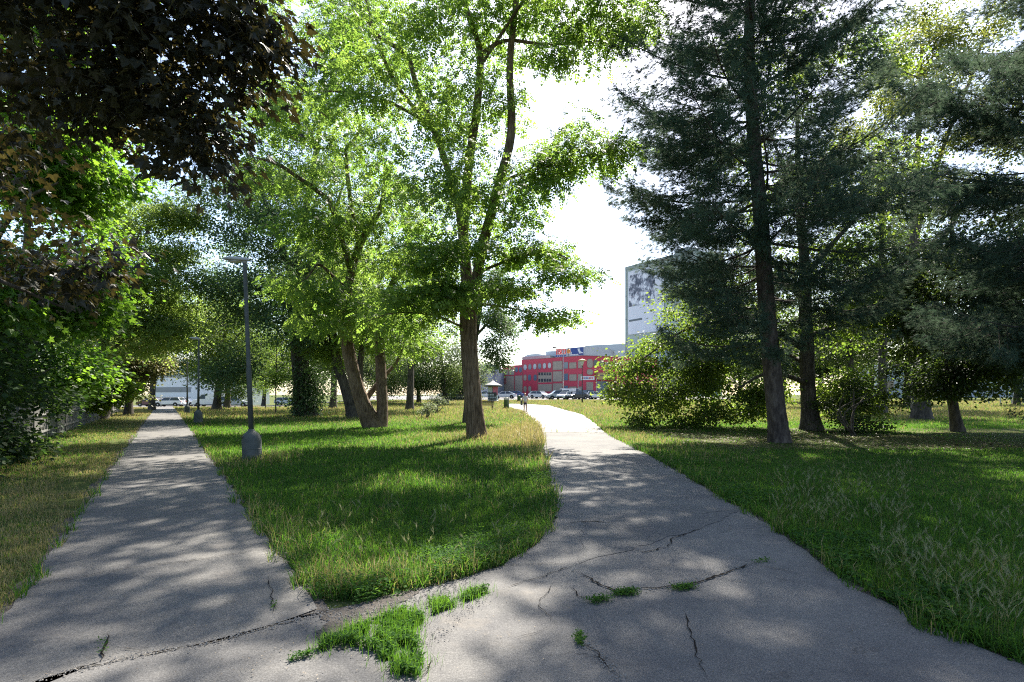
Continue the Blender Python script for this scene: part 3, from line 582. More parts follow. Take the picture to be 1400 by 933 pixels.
# the big robinia by the right path
tree('robinia_tree', 'big robinia with furrowed brown trunk standing in dry grass beside the right path',
     L(21, (653, 603, .33), (648, 560, .31), (643, 500, .30), (640, 440, .30), (643, 405, .31), (650, 385, .26)),
     [L(21, (648, 400, .2), (661, 333, .19), (682, 252, .17, -.4), (699, 180, .15, -.6), (697, 90, .12, -.6), (706, 0, .10, -.5), (720, -110, .06)),
      L(21, (641, 400, .2), (634, 315, .18, .5), (641, 225, .165, .8), (652, 148, .15, .8), (656, 72, .13, .6), (640, 20, .1, .4), (620, -60, .06)),
      L(21, (638, 410, .16), (627, 288, .13, 1), (610, 225, .125, 1.2), (592, 175, .115, 1.2), (570, 120, .1, 1), (556, 76, .09, 1), (520, 52, .075, .6), (500, 25, .05)),
      [(-1.1, 20.6, 13.6, .06), (0.9, 19.2, 15.6, .045), (2.4, 16.6, 15.2, .03), (4.6, 16.8, 17.4, .015)],
      L(21, (600, 190, .09, 1.2), (583, 168, .08, 1), (543, 117, .07, .4), (516, 58, .05), (500, 0, .03)),
      L(21, (590, 172, .07, 1.2), (570, 160, .06, 1), (525, 137, .05, .4), (470, 126, .04, -.3), (412, 126, .02, -1)),
      L(21, (656, 75, .08, .6), (691, 56, .065, 0), (750, 61, .05, -.8), (822, 56, .025, -1.5)),
      L(21, (683, 250, .07, -.4), (720, 235, .05, -1), (770, 222, .03, -1.5), (835, 205, .015, -2)),
      L(21, (655, 372, .06), (700, 355, .045, -.6), (750, 345, .03, -1), (800, 365, .012, -1.4)),
      L(21, (634, 448, .05), (591, 431, .04, -.8), (541, 428, .025, -1.5), (500, 440, .012, -2)),
      L(21, (650, 415, .05), (690, 420, .035, -1), (740, 430, .02, -1.6), (780, 430, .012, -2))],
     [B(570, 60, 20.5, 110, 90, 3.5, 70), B(700, 20, 20.5, 130, 80, 3.5, 90), B(660, -120, 21, 190, 90, 4.5, 70), B(800, 60, 19.5, 75, 50, 1.8, 34), B(640, 190, 20.5, 110, 90, 3, 62),
      B(770, 215, 19.5, 75, 40, 1.5, 44), B(840, 208, 19, 22, 14, .6, 7), B(730, 270, 20, 55, 35, 1.5, 22), B(720, 345, 20, 70, 22, 1.5, 26), B(785, 378, 19.5, 42, 13, .8, 12), B(700, 400, 20, 65, 22, 1.4, 22), B(748, 434, 19.5, 48, 13, 1, 14), B(675, 300, 20, 50, 50, 2, 26),
      B(590, 300, 20, 70, 70, 2.5, 46), B(560, 420, 19.5, 70, 30, 1.5, 30), B(620, 395, 19.5, 55, 35, 1.2, 30), B(590, 360, 19.5, 60, 40, 1.8, 30), B(470, 120, 20, 70, 40, 1.5, 14), B(850, 30, 19.5, 50, 55, 1.6, 22), B(540, 185, 21, 55, 50, 2.2, 26), B(500, 60, 20.5, 70, 60, 2, 22), (2.4, 15.5, 15.6, 3.6, 2.6, 2.3, 26), (5.0, 17, 17.5, 2.6, 2.4, 2.2, 16), (-1.5, 16, 17, 3, 2.4, 2.2, 16), (0.5, 19, 22.5, 4.2, 3.2, 2.4, 34)],  # clumps in world coordinates: unseen crown added to dapple the foreground with shade
     'leaf_rob', T_PINN, 12, .37, .29, 'bark_rob', S=44, ridge=.045, seed=3, separate=True, n_per=12, droop=.3, flare_amt=.28, flat=.45, lift=.16)
# leaning twin-trunk robinia
tree('robinia_tree', 'leaning robinia with two joined trunks in the middle of the lawn',
     L(28, (512, 587, .42), (497, 555, .36), (484, 515, .31), (474, 465, .29), (471, 420, .28), (474, 395, .27)),
     [L(28, (520, 587, .36), (523, 560, .28, .2), (521, 510, .26, .6), (520, 455, .23, 1), (530, 405, .18, 1.5), (556, 340, .12, 2), (560, 280, .07, 2)),
      L(28, (474, 400, .22), (482, 365, .2), (493, 333, .18), (508, 305, .16), (521, 282, .12), (528, 230, .08)),
      L(28, (480, 372, .15), (468, 330, .13, -.5), (452, 280, .12, -1), (440, 266, .115, -1.2), (408, 243, .1, -1.8), (378, 224, .08, -2.2), (350, 216, .04, -2.6)),
      L(28, (490, 335, .12), (480, 280, .11, .4), (473, 216, .1, .8), (474, 203, .09, .8), (486, 188, .08, .8), (492, 165, .06, .8), (470, 110, .04, .8)),
      L(28, (473, 208, .06, .8), (455, 204, .045, .3), (425, 202, .035, 0), (403, 190, .02, -.3)),
      L(28, (472, 395, .11), (455, 378, .08, -.5), (435, 362, .06, -1), (420, 380, .04, -1.5), (395, 395, .02, -2)),
      L(28, (499, 548, .14, .5), (520, 520, .12, 1.2), (545, 490, .08, 2), (560, 440, .05, 2.5))],
     [B(420, 190, 27, 110, 60, 3, 70), B(470, 90, 28, 120, 90, 4, 110), B(440, 310, 27, 60, 50, 2.5, 34), B(540, 390, 28.5, 70, 50, 2.5, 46), B(380, 130, 27, 60, 60, 2, 26), B(360, 240, 26, 60, 30, 1.5, 22), B(500, 260, 27, 60, 80, 3, 50), B(410, 390, 26, 45, 28, 1.5, 22), B(480, 430, 26, 80, 40, 2, 46), B(560, 330, 29, 60, 80, 3, 46), B(450, 330, 26.5, 50, 40, 2, 24), B(430, 0, 28, 130, 60, 4, 55), B(540, 460, 28, 45, 40, 2, 22)],
     'leaf_rob', T_PINN, 11, .42, .36, 'bark_rob', S=30, ridge=.05, seed=5, separate=True, n_per=8, droop=.35)
# dark ivy-grown tree left of it
def ivy(cm, base, rng):
    n = 2600; z = rng.random(n) ** 1.4 * 6.5; a = rng.uniform(0, 2 * PI, n); r = .60 + .22 * rng.random(n) + .5 * np.exp(-z / 0.8) * rng.random(n)
    pos = np.stack([r * np.cos(a) - .02 * z, r * np.sin(a), z], 1); leaves(cm, T_ROUND, pos, np.stack([np.cos(a), np.sin(a), -1 + 0 * a], 1), np.stack([np.cos(a), np.sin(a), .4 + 0 * a], 1) + rng.normal(0, .3, (n, 3)), rng.uniform(.1, .2, n))
tree('poplar_tree', 'tall dark poplar with a thick ivy-covered trunk behind the leaning robinia',
     L(42, (418, 571, .72), (413, 520, .6), (408, 470, .54), (404, 420, .5), (403, 370, .44)),
     [L(42, (404, 380, .34), (412, 320, .28, .5), (425, 250, .22, 1), (440, 150, .15, 1), (445, 60, .08, 1)), L(42, (403, 385, .3), (388, 345, .24, -.5), (372, 300, .18, -1), (350, 250, .12, -1.5), (335, 200, .06, -2)),
      L(42, (405, 410, .24), (425, 360, .2, -1), (450, 310, .15, -2), (470, 250, .08, -2)), L(42, (410, 500, .22), (430, 470, .18, -1), (446, 455, .12, -1.5), (462, 420, .06, -2)), L(42, (404, 430, .2), (380, 410, .14, -1), (350, 395, .1, -2), (318, 400, .05, -3))],
     [B(355, 300, 41, 75, 80, 5, 130), B(400, 200, 42, 110, 100, 5, 120), B(430, 330, 42, 75, 100, 5, 110), B(335, 420, 40, 55, 60, 3.5, 70), B(320, 500, 39, 30, 42, 2.2, 34), B(395, 430, 39, 60, 50, 3, 60), B(425, 530, 42, 26, 28, 1.6, 30)],
     'leaf_poplar', T_OVAL, 62, .21, .55, 'bark_dark', S=24, ridge=.05, seed=7, extra=ivy, droop=.4, flat=.8, up=.8)
tree('locust_tree', 'slanting dark trunk between the ivy-covered tree and the leaning robinia',
     L(40, (484, 567, .42), (472, 530, .36), (462, 500, .33), (455, 460, .3), (452, 420, .24), (458, 360, .15)), [L(40, (500, 567, .3), (492, 520, .24), (496, 470, .2), (512, 420, .14), (520, 380, .07)), L(40, (459, 485, .14), (440, 460, .1), (425, 440, .05))],
     [B(470, 400, 41, 70, 60, 4, 70), B(510, 450, 42, 50, 55, 4, 55), B(445, 470, 40, 30, 28, 2, 20)], 'leaf_rob2', T_PINN_S, 26, .5, .5, S=16, seed=9)
# copper maple overhead, trunk outside the left edge
tree('copper_maple', 'dark copper-leaved maple hanging over the upper left corner',
     [(-8.6, 4.2, 0, .34), (-8.5, 4.2, 1.5, .3), (-8.4, 4.25, 3, .28), (-8.2, 4.4, 4.6, .22), (-7.9, 4.6, 7, .14), (-7.6, 4.8, 9.5, .06)],
     [[(-8.3, 4.3, 3.4, .16), (-7.4, 5.0, 4.2, .12), (-6.2, 5.9, 4.9, .08), (-4.9, 6.6, 5.2, .05), (-3.5, 7.2, 5.1, .02)], [(-8.2, 4.4, 4.4, .14), (-6.8, 4.9, 5.8, .1), (-5.2, 5.5, 6.6, .06), (-3.2, 6.2, 7.0, .02)], [(-8.3, 4.2, 2.8, .1), (-7.8, 5.5, 3.2, .07), (-7.2, 7.2, 3.3, .04), (-6.6, 8.4, 2.9, .015)], [(-8.1, 4.4, 5.2, .1), (-7, 6.2, 6.4, .07), (-5.5, 8, 7.0, .03)]],
     [B(60, 40, 6.5, 200, 75, 1.2, 56), B(190, 60, 6.4, 150, 90, 1.1, 70), B(255, 165, 6.6, 70, 60, .7, 17), B(270, 235, 6.6, 28, 26, .4, 5), B(310, 50, 6.6, 58, 70, .7, 18), B(350, 60, 6.6, 30, 60, .5, 6), B(130, 170, 7, 90, 40, .9, 15), B(30, 340, 8.2, 70, 55, .8, 11), B(110, 385, 8.4, 50, 30, .6, 6), B(150, 350, 8.3, 24, 34, .4, 5), B(120, -120, 6.5, 260, 130, 1.6, 50), B(20, 210, 7.6, 50, 60, .8, 10)],
     'leaf_copper', T_MAPLE, 16, .10, .25, 'bark_dark', S=18, seed=11, droop=.5, flat=.6, up=.6, smin=.1)
row = 'trees along the fence by the left path'
tree('maple_tree', 'green maple with sunlit leaves behind the copper maple, nearest in the fence row',
     [(-13.5, 14, 0, .3), (-13.4, 14, 2, .26), (-13.2, 13.9, 4.5, .22), (-13, 13.8, 7, .14), (-12.8, 13.7, 10, .06)],
     [[(-13.2, 13.9, 3.5, .13), (-12.3, 13.4, 5, .09), (-11.2, 13, 6, .05), (-10.2, 12.8, 6.4, .02)], [(-13.2, 13.9, 4.5, .12), (-13.5, 12.8, 6.5, .08), (-12.5, 12, 8, .04)], [(-13.3, 14, 2.8, .1), (-12.2, 14.5, 3.6, .06), (-10.8, 15, 3.6, .02)]],
     [B(50, 180, 14, 100, 100, 2, 80), B(90, 250, 14, 75, 70, 2, 50), B(40, 400, 13.5, 80, 80, 2, 50), B(115, 410, 14.5, 40, 50, 1.5, 24), B(60, 30, 14.5, 120, 90, 2.5, 50)], 'leaf_maple', T_MAPLE, 32, .13, .34, S=16, seed=13, droop=.4, group=row)
tree('maple_tree', 'second green maple in the fence row, half hidden behind the nearest one',
     [(-20, 23, 0, .3), (-19.9, 23, 3, .25), (-19.7, 23, 6, .17), (-19.5, 23, 10, .07)], [[(-19.8, 23, 4, .12), (-18.2, 22.4, 6.5, .07), (-16.8, 22, 8, .03)], [(-19.8, 23, 3, .1), (-18, 23.5, 4.4, .06), (-16.6, 24, 4.6, .02)]],
     [B(80, 420, 23, 70, 80, 2.5, 55), B(50, 500, 22, 70, 60, 2, 40), B(100, 320, 24, 60, 80, 2.5, 30)], 'leaf_maple', T_ROUND, 60, .17, .5, S=14, seed=15, group=row)
tree('ash_tree', 'tall pale green ash in the fence row reaching toward the lamp top',
     [(-27.5, 38, 0, .34), (-27.3, 38, 4, .28), (-27, 38, 8, .2), (-26.6, 38, 13, .08)], [[(-27.2, 38, 5, .15), (-25.5, 37, 9, .09), (-23.5, 36, 12, .04)], [(-27.2, 38, 6, .14), (-26, 40, 11, .08), (-24, 41, 14, .03)], [(-27.3, 38, 4, .12), (-25.5, 38.5, 6, .07), (-23.5, 39, 6.6, .03)]],
     [B(190, 380, 38, 75, 90, 4, 100), B(232, 340, 38, 45, 70, 3, 45), B(225, 440, 38, 40, 40, 2, 30), B(215, 270, 37, 40, 40, 2, 22), B(150, 440, 37, 50, 60, 3, 60), B(215, 440, 40, 45, 50, 3, 50), B(160, 300, 38, 60, 70, 3, 50), B(130, 200, 38, 60, 80, 3, 40)], 'leaf_row', T_PINN_S, 27, .46, .6, S=14, seed=17, group=row, flat=.4)
tree('ash_tree', 'farther pale green ash in the fence row above the white car',
     [(-38, 60, 0, .3), (-37.8, 60, 4, .25), (-37.5, 60, 9, .15), (-37, 60, 13, .06)], [[(-37.8, 60, 4.5, .13), (-35.5, 60, 7.5, .08), (-33.5, 60, 9, .03)]], [B(225, 450, 61, 42, 52, 4, 80), B(250, 440, 62, 26, 42, 3, 36), B(195, 470, 60, 30, 42, 3, 36), B(245, 500, 62, 22, 18, 2, 14)], 'leaf_row', T_OVAL, 62, .25, .75, S=12, seed=19, group=row)
tree('chestnut_tree', 'browning chestnut drooping over the fence beside the left path',
     [(-31, 46, 0, .28), (-30.9, 46, 2.5, .24), (-30.6, 46, 5, .15), (-30.2, 46, 7, .06)], [[(-30.8, 46, 3, .1), (-29.5, 45.5, 4.2, .05), (-28.5, 45, 4.2, .02)]], [B(190, 500, 46, 30, 38, 2.2, 70), B(160, 490, 46, 26, 36, 2, 40), B(172, 530, 45, 20, 20, 1.2, 20)], 'leaf_chestnut', T_ROUND, 60, .2, .5, S=12, seed=21, group=row, droop=.6)
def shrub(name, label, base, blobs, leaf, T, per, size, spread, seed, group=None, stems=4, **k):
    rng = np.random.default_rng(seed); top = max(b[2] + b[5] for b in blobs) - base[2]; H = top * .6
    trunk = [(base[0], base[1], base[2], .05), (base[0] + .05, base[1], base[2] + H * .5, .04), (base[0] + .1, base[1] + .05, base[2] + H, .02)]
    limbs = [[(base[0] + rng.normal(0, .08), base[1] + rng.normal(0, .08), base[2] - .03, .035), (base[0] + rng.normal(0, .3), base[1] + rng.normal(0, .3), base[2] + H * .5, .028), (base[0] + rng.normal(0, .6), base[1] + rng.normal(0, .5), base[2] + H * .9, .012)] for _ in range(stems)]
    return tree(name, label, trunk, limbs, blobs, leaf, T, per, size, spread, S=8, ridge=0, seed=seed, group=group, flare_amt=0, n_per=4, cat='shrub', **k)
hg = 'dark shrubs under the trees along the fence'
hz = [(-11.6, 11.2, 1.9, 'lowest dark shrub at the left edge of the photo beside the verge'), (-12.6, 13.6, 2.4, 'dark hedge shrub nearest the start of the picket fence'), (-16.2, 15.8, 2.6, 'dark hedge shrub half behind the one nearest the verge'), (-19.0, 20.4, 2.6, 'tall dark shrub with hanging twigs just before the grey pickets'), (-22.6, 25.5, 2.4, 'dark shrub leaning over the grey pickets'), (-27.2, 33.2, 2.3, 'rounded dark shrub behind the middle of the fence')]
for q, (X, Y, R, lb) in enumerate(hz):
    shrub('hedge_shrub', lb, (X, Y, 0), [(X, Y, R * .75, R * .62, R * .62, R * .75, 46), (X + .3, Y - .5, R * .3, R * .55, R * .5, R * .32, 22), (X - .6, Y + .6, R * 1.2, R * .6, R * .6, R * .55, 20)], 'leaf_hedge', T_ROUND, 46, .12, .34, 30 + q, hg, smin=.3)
shrub('bright_shrub', 'bright lime-green shrub lit by the sun beside the fence', at(148, 572), [B(150, 528, 31, 26, 22, 1, 40), B(128, 548, 31, 20, 16, .8, 20)], 'leaf_lime', T_ROUND, 44, .15, .26, 41)
# middle distance
tree('linden_tree', 'dark-leaved linden beyond the lawn, right of the far lamps',
     L(60, (296, 560, .4), (299, 530, .34), (302, 500, .3), (306, 450, .2), (306, 400, .08)), [L(60, (301, 505, .16), (285, 480, .1), (270, 465, .05)), L(60, (302, 490, .16), (320, 465, .1), (335, 450, .05))],
     [B(300, 465, 60, 42, 55, 4, 120), B(325, 520, 59, 24, 24, 2.5, 30), B(285, 505, 59, 20, 20, 2, 20), B(340, 470, 60, 24, 50, 3, 40)], 'leaf_linden', T_OVAL, 70, .2, .65, S=12, seed=23)
sg = 'young staked trees on the lawn'
for q, (px, py, cx_) in enumerate(((363, 560, 352), (377, 566, 382))):
    d = at(px, py)[1]
    tree('young_tree', ('thinner young tree on the lawn, left of its twin', 'nearer young tree with thin straight stem, right of its twin')[q], L(d, (px, py, .055), (px, 530, .05), (px + 1, 500, .045), (px + 1, 460, .025)), [], [B(cx_, 485, d, 24, 42, 1.2, 60), B(px + 4, 520, d, 20, 16, 1, 16)], 'leaf_rob2', T_OVAL, 46, .16, .36, S=8, seed=25 + q, flare_amt=.1, droop=.5)
tree('maple_tree', 'distant spreading maple left of the big brown trunk', L(74, (609, 550, .36), (608, 535, .3), (606, 515, .24), (603, 480, .12)), [L(74, (607, 525, .16), (590, 505, .1), (575, 495, .05))], [B(590, 490, 74, 48, 48, 4.5, 110), B(620, 500, 74, 26, 40, 3, 40), B(575, 525, 73, 30, 18, 3, 30)], 'leaf_far', T_OVAL, 70, .24, .75, S=12, seed=28)
tree('maple_tree', 'distant maple seen between the two robinias', L(80, (573, 551, .3), (572, 535, .26), (568, 510, .18), (566, 480, .08)), [L(80, (571, 530, .13), (550, 510, .08), (535, 500, .04))], [B(550, 480, 80, 48, 50, 4.5, 100), B(535, 525, 78, 30, 18, 3, 30)], 'leaf_far', T_OVAL, 70, .26, .8, S=12, seed=29)
tree('willow_tree', 'pale grey-green willow far left of the big trunk', L(100, (640, 549, .3), (641, 530, .25), (642, 505, .15)), [], [B(625, 525, 100, 24, 26, 3.5, 70), B(645, 515, 100, 20, 28, 3, 40)], 'leaf_grey', T_OVAL, 80, .28, .8, S=10, seed=31, droop=.8)
tree('elm_tree', 'dark green elm behind the big trunk, its foliage showing right of it', L(33, (640, 574, .25), (642, 520, .22), (650, 460, .18), (660, 400, .1)), [L(33, (650, 460, .1), (670, 440, .07), (690, 430, .04))], [B(684, 450, 32.5, 24, 50, 1.4, 46), B(668, 400, 33, 34, 45, 1.8, 40), B(676, 500, 32, 13, 22, .8, 14)], 'leaf_poplar', T_OVAL, 60, .14, .3, S=12, seed=33, droop=.5)
shrub('small_bush', 'small loose bush in the dry meadow left of the big trunk', at(598, 564), [B(598, 548, 50, 11, 12, .8, 16)], 'leaf_grey', T_OVAL, 30, .13, .25, 43)
shrub('small_bush', 'tiny pale sapling bush beside the small loose bush', at(583, 572), [B(583, 560, 39, 8, 11, .4, 16)], 'leaf_grey', T_OVAL, 24, .12, .18, 44)
for q, (px, d, w_, h_, lf, lb) in enumerate([(480, 110, 60, 70, 'leaf_far', 'pale tree in the far row behind the leaning robinia'), (430, 120, 50, 80, 'leaf_far', 'far tree seen past the ivy-covered trunk'), (360, 112, 45, 75, 'leaf_far', 'far tree behind the two young trees'), (120, 80, 70, 110, 'leaf_row', 'tall tree at the far end of the fence row'), (30, 60, 90, 150, 'leaf_row', 'tall tree beyond the fence at the left edge'), (520, 90, 55, 60, 'leaf_grey', 'greyish far tree between the robinia trunks'), (1010, 110, 60, 60, 'leaf_far', 'far tree behind the bushy linden right of the path'), (1190, 75, 70, 120, 'leaf_linden_dark', 'far tree glimpsed between pine and thick trunk'), (1390, 70, 60, 110, 'leaf_yellow', 'sunlit far tree at the right edge'), (1480, 60, 80, 140, 'leaf_linden_dark', 'far tree just beyond the right edge'), (1290, 105, 50, 60, 'leaf_far', 'low far tree between the two right trunks'), (1120, 62, 60, 90, 'leaf_linden_dark', 'far tree hidden behind the two dark trunks on the right'), (1070, 85, 50, 80, 'leaf_far', 'far tree just left of the pine trunk'), (560, 56, 100, 190, 'leaf_rob2', 'tall bright tree filling the gap behind the leaning robinia'), (455, 62, 90, 200, 'leaf_rob2', 'tall bright tree behind the ivy-covered poplar'), (310, 70, 60, 130, 'leaf_poplar', 'tall dark tree behind the nearest lamp'), (1160, 48, 90, 150, 'leaf_linden_dark', 'dense dark tree filling the gap right behind the pine'), (1205, 44, 100, 290, 'leaf_linden_dark', 'very tall tree rising between the two pines'), (1240, 58, 90, 190, 'leaf_linden_dark', 'tall tree behind the slim and thick trunks on the right')]):
    zb = HY + (EYE - float(gz((px - CX) / F * d, d))) * F / d
    tree('broadleaf_tree', lb, L(d, (px, zb, .35), (px + 2, zb - h_ * .4, .28), (px, zb - h_ * .9, .15), (px + 3, zb - h_ * 1.3, .06)), [], [B(px, zb - h_ * 1.05, d, w_ * .8, h_ * .72, w_ / F * d * .7, 120), B(px - w_ * .35, zb - h_ * .7, d, w_ * .5, h_ * .4, w_ / F * d * .5, 40), B(px + w_ * .4, zb - h_ * .75, d, w_ * .5, h_ * .4, w_ / F * d * .5, 40)], lf, T_OVAL, 70 if 'dark' in lf or 'tall' in lb else 46, .0037 * d, .011 * d, S=10, seed=50 + q, group='trees in the far background')
# lindens on the right
lg = None
tree('linden_tree', 'dark linden with low sunlit boughs drooping to the grass right of the path',
     L(26, (1109, 590, .4), (1106, 550, .33), (1104, 500, .3), (1102, 440, .28), (1100, 360, .22), (1092, 270, .15), (1090, 150, .07)),
     [L(26, (1103, 480, .16), (1060, 455, .12, 0), (1000, 440, .09, .5), (940, 450, .06, .8), (880, 490, .03, 1)), L(26, (1104, 525, .15), (1080, 515, .1, -1), (1050, 510, .07, -1.6), (1010, 530, .04, -2)), L(26, (1102, 420, .14), (1060, 360, .1, 1), (1010, 310, .06, 1.5), (970, 290, .03, 2)), L(26, (1100, 380, .13), (1150, 320, .1, 1), (1200, 270, .05, 1)), L(26, (1103, 460, .12), (1150, 445, .09, .5), (1190, 450, .05, 1)), L(26, (1095, 270, .1), (1060, 200, .06, 1), (1040, 120, .03, 1)), L(26, (1104, 500, .1), (1040, 470, .08, 2), (960, 490, .05, 3), (900, 530, .02, 3))],
     [B(870, 500, 28, 40, 26, 1.3, 26), B(915, 480, 28, 46, 26, 1.6, 30), B(850, 540, 28, 30, 16, 1, 14), B(900, 545, 28.5, 45, 26, 1.4, 34), B(880, 572, 28, 14, 14, .5, 7), B(945, 530, 28.5, 46, 34, 1.6, 40), B(930, 580, 28, 12, 14, .5, 6), B(960, 572, 28, 16, 14, .6, 8), B(1000, 505, 27.5, 50, 40, 2, 46), B(1020, 555, 27.5, 26, 24, 1, 16), B(835, 525, 28, 12, 12, .5, 4), B(980, 430, 28, 80, 55, 2.4, 70), B(1060, 400, 27, 70, 80, 2.5, 60), B(1170, 420, 27, 60, 90, 2.5, 80), B(1160, 540, 26, 40, 36, 1.5, 45), B(1060, 250, 28, 120, 110, 3, 80), B(1180, 260, 28, 80, 90, 3, 70), B(1090, 110, 28, 130, 90, 3, 70), B(990, 568, 27.2, 26, 16, .8, 12), B(1045, 545, 26.6, 30, 30, 1, 20), B(975, 500, 27.5, 60, 60, 2, 40)],
     'leaf_linden', T_ROUND, 44, .135, .36, S=20, seed=61, droop=.6, up=.6)
tree('linden_tree', 'thick-trunked linden farther back on the right with flared base',
     L(37, (1260, 576, .52), (1259, 545, .46), (1257, 500, .43), (1255, 430, .36), (1250, 330, .26), (1255, 200, .15), (1260, 60, .06)), [L(37, (1256, 440, .2), (1220, 390, .14), (1180, 350, .07)), L(37, (1252, 380, .2), (1300, 310, .14), (1340, 240, .07)), L(37, (1250, 330, .18), (1290, 200, .12), (1330, 100, .08), (1350, 30, .04)), L(37, (1258, 520, .1), (1230, 500, .07), (1205, 510, .03))],
     [B(1290, 90, 36, 110, 110, 4, 130), B(1340, 200, 35, 80, 80, 3, 80), B(1210, 200, 37, 80, 90, 4, 50), B(1380, 100, 35, 60, 100, 3, 30)], 'leaf_yellow', T_ROUND, 50, .15, .5, S=22, seed=63, droop=.4)
tree('linden_tree', 'slim-trunked dark linden nearest the right edge with leaves hanging low',
     L(25, (1309, 591, .22), (1304, 560, .19), (1300, 530, .18), (1296, 450, .15), (1300, 350, .1), (1305, 240, .05)), [L(25, (1299, 510, .09), (1330, 495, .06), (1370, 500, .03)), L(25, (1297, 450, .09), (1350, 400, .06), (1400, 390, .03)), L(25, (1297, 430, .08), (1250, 390, .06), (1220, 380, .03))],
     [B(1330, 450, 24.5, 95, 75, 2.2, 110), B(1300, 525, 25, 45, 26, 1.2, 34), B(1360, 520, 25, 42, 32, 1.2, 34), B(1310, 340, 24.5, 100, 80, 2.2, 90), B(1240, 440, 25, 45, 60, 1.6, 50), B(1390, 430, 24.5, 50, 80, 2, 50), B(1380, 330, 24.5, 60, 60, 2, 40)], 'leaf_linden_dark', T_ROUND, 44, .14, .36, S=16, seed=65, droop=.6)
shrub('hedge_shrub', 'dark leafy shrub at the foot of the linden right of the pine', at(1165, 596), [B(1150, 556, 24.8, 40, 40, 1.1, 30), B(1190, 575, 24.5, 40, 22, .9, 20), B(1215, 535, 25.2, 24, 40, .8, 16)], 'leaf_linden_dark', T_ROUND, 44, .1, .24, 67)

# pines
def pine(label, trunk, z0, z1, Lmax, Lmin, seed, keepf=None, dens=1.0):
    rng = np.random.default_rng(seed); tr = flare(crom(trunk, 10), rng, .16, .4); base = tr[0, :3].copy(); tr[0, 2] -= .08
    root = thing('pine_tree', label, 'tree', tuple(base)); off = np.array([*base, 0])
    mb = MB(); rtube(mb, tr - off, 26, .03, rng); mb.build('trunk', M['bark_pine'], root, True)
    cm = MB(); bm_ = MB(); z = z0; pos, axs, lat, latR = [], [], [], []
    while z < z1:
        f = (z - z0) / (z1 - z0); k = rng.integers(4, 6); a0 = rng.uniform(0, 6.28)
        for i in range(k):
            a = a0 + i * 2 * PI / k + rng.normal(0, .25); zz = z + rng.uniform(-.25, .25); Lb = (Lmax + (Lmin - Lmax) * f ** 1.2) * rng.uniform(.5, 1.15) * min(1, .55 + 1.6 * f)
            p0 = np.array([np.interp(zz, tr[:, 2], tr[:, 0]), np.interp(zz, tr[:, 2], tr[:, 1]), zz]) - base
            if keepf and not keepf(p0 + base, a): continue
            el = rng.normal(.10 + .30 * f, .17); d = np.array([math.cos(a), math.sin(a), 0]); s = np.linspace(0, 1, 9)
            sag = -.16 * Lb * np.sin(PI * s * .8) * (1 - .7 * f) + .10 * Lb * s ** 2
            pts = p0 + np.outer(s * Lb, d) + np.outer(s * Lb * math.tan(el) + sag, [0, 0, 1]) + np.outer(s * (1 - s), rng.normal(0, .5, 3) * [1, 1, .3]) * Lb * .4
            bm_.tubes(pts[None], (.035 * (Lb / 4) * (1 - s * .9) + .006)[None], 5)
            side = np.array([-d[1], d[0], 0]); t = .22
            while t < 1.0:
                for sg in (-1, 1):
                    ll = Lb * (.36 * math.sin(PI * min(1, .15 + t * .85)) + .06) * rng.uniform(.5, 1.2); q0 = pts[0] * 0 + np.array([np.interp(t, s, pts[:, j]) for j in range(3)])
                    dd = side * sg * .8 + d * .75 + np.array([0, 0, rng.normal(0.02, .22)]); dd /= np.linalg.norm(dd); u = np.linspace(0, 1, 4)
                    lp = q0 + np.outer(u * ll, dd) + np.outer(-.18 * ll * np.sin(PI * u), [0, 0, 1]); lat.append(lp); latR.append(np.linspace(.012, .004, 4))
                    nt_ = max(3, int(ll / .036 * dens)); uu = rng.uniform(.2, 1.03, nt_)
                    pos.append(q0 + np.outer(uu * ll, dd) + np.outer(-.18 * ll * np.sin(PI * np.clip(uu, 0, 1)), [0, 0, 1]) + rng.normal(0, .10, (nt_, 3))); axs.append(np.tile(dd, (nt_, 1)) + rng.normal(0, .4, (nt_, 3)))
                t += .30 / Lb * rng.uniform(.8, 1.3)
            pos.append(pts[-3:] + rng.normal(0, .04, (3, 3))); axs.append(np.tile(d, (3, 1)))
        z += rng.uniform(.5, .8)
    bm_.tubes(np.array(lat), np.array(latR), 3)
    bm_.build('branches', M['bark_pine'], root, True)
    pos = np.concatenate(pos); axs = np.concatenate(axs); axs[:, 2] -= .12
    leaves(cm, T_NEEDLE, pos, axs, rng.normal(size=pos.shape), rng.uniform(.15, .25, len(pos))); cm.build('crown', M['needle'], root)
    print('pine tufts', len(pos)); return root
pine('tall dark pine with long feathery branches beside the right path', L(19.4, (1066, 608, .36), (1062, 570, .31), (1055, 500, .29), (1048, 420, .27), (1040, 300, .24), (1030, 180, .2), (1024, 60, .17), (1030, -100, .12), (1032, -320, .03)), 3.4, 22.5, 6.3, 2.6, 71, dens=1.2)
pine('second pine at the right edge, its grey-green branches reaching into the picture', [(18.6, 17.5, 0, .36), (18.5, 17.5, 4, .3), (18.4, 17.5, 9, .24), (18.5, 17.5, 14, .15), (18.5, 17.5, 20, .03)], 2.6, 19.4, 7.4, 2.2, 73, dens=1.3)
# ------------------------------------------------------------------ built things
M['lamp'] = mat('lamp_grey_paint', (0.042, 0.052, 0.05), (0.085, 0.09, 0.082), 0.65, 5, .0, .25, 40)
M['lamp_head'] = mat('lamp_head_grey', (0.36, 0.36, 0.34), (0.27, 0.27, 0.26), 0.5, 6)
M['lens'] = mat('lamp_lens', (0.5, 0.48, 0.42), (0.42, 0.4, 0.36), 0.25, 4)
M['dark_metal'] = mat('dark_metal', (0.03, 0.032, 0.034), (0.05, 0.05, 0.05), 0.5, 8, .3)
M['zinc'] = mat('zinc', (0.34, 0.35, 0.36), (0.26, 0.27, 0.28), 0.45, 4, .6)
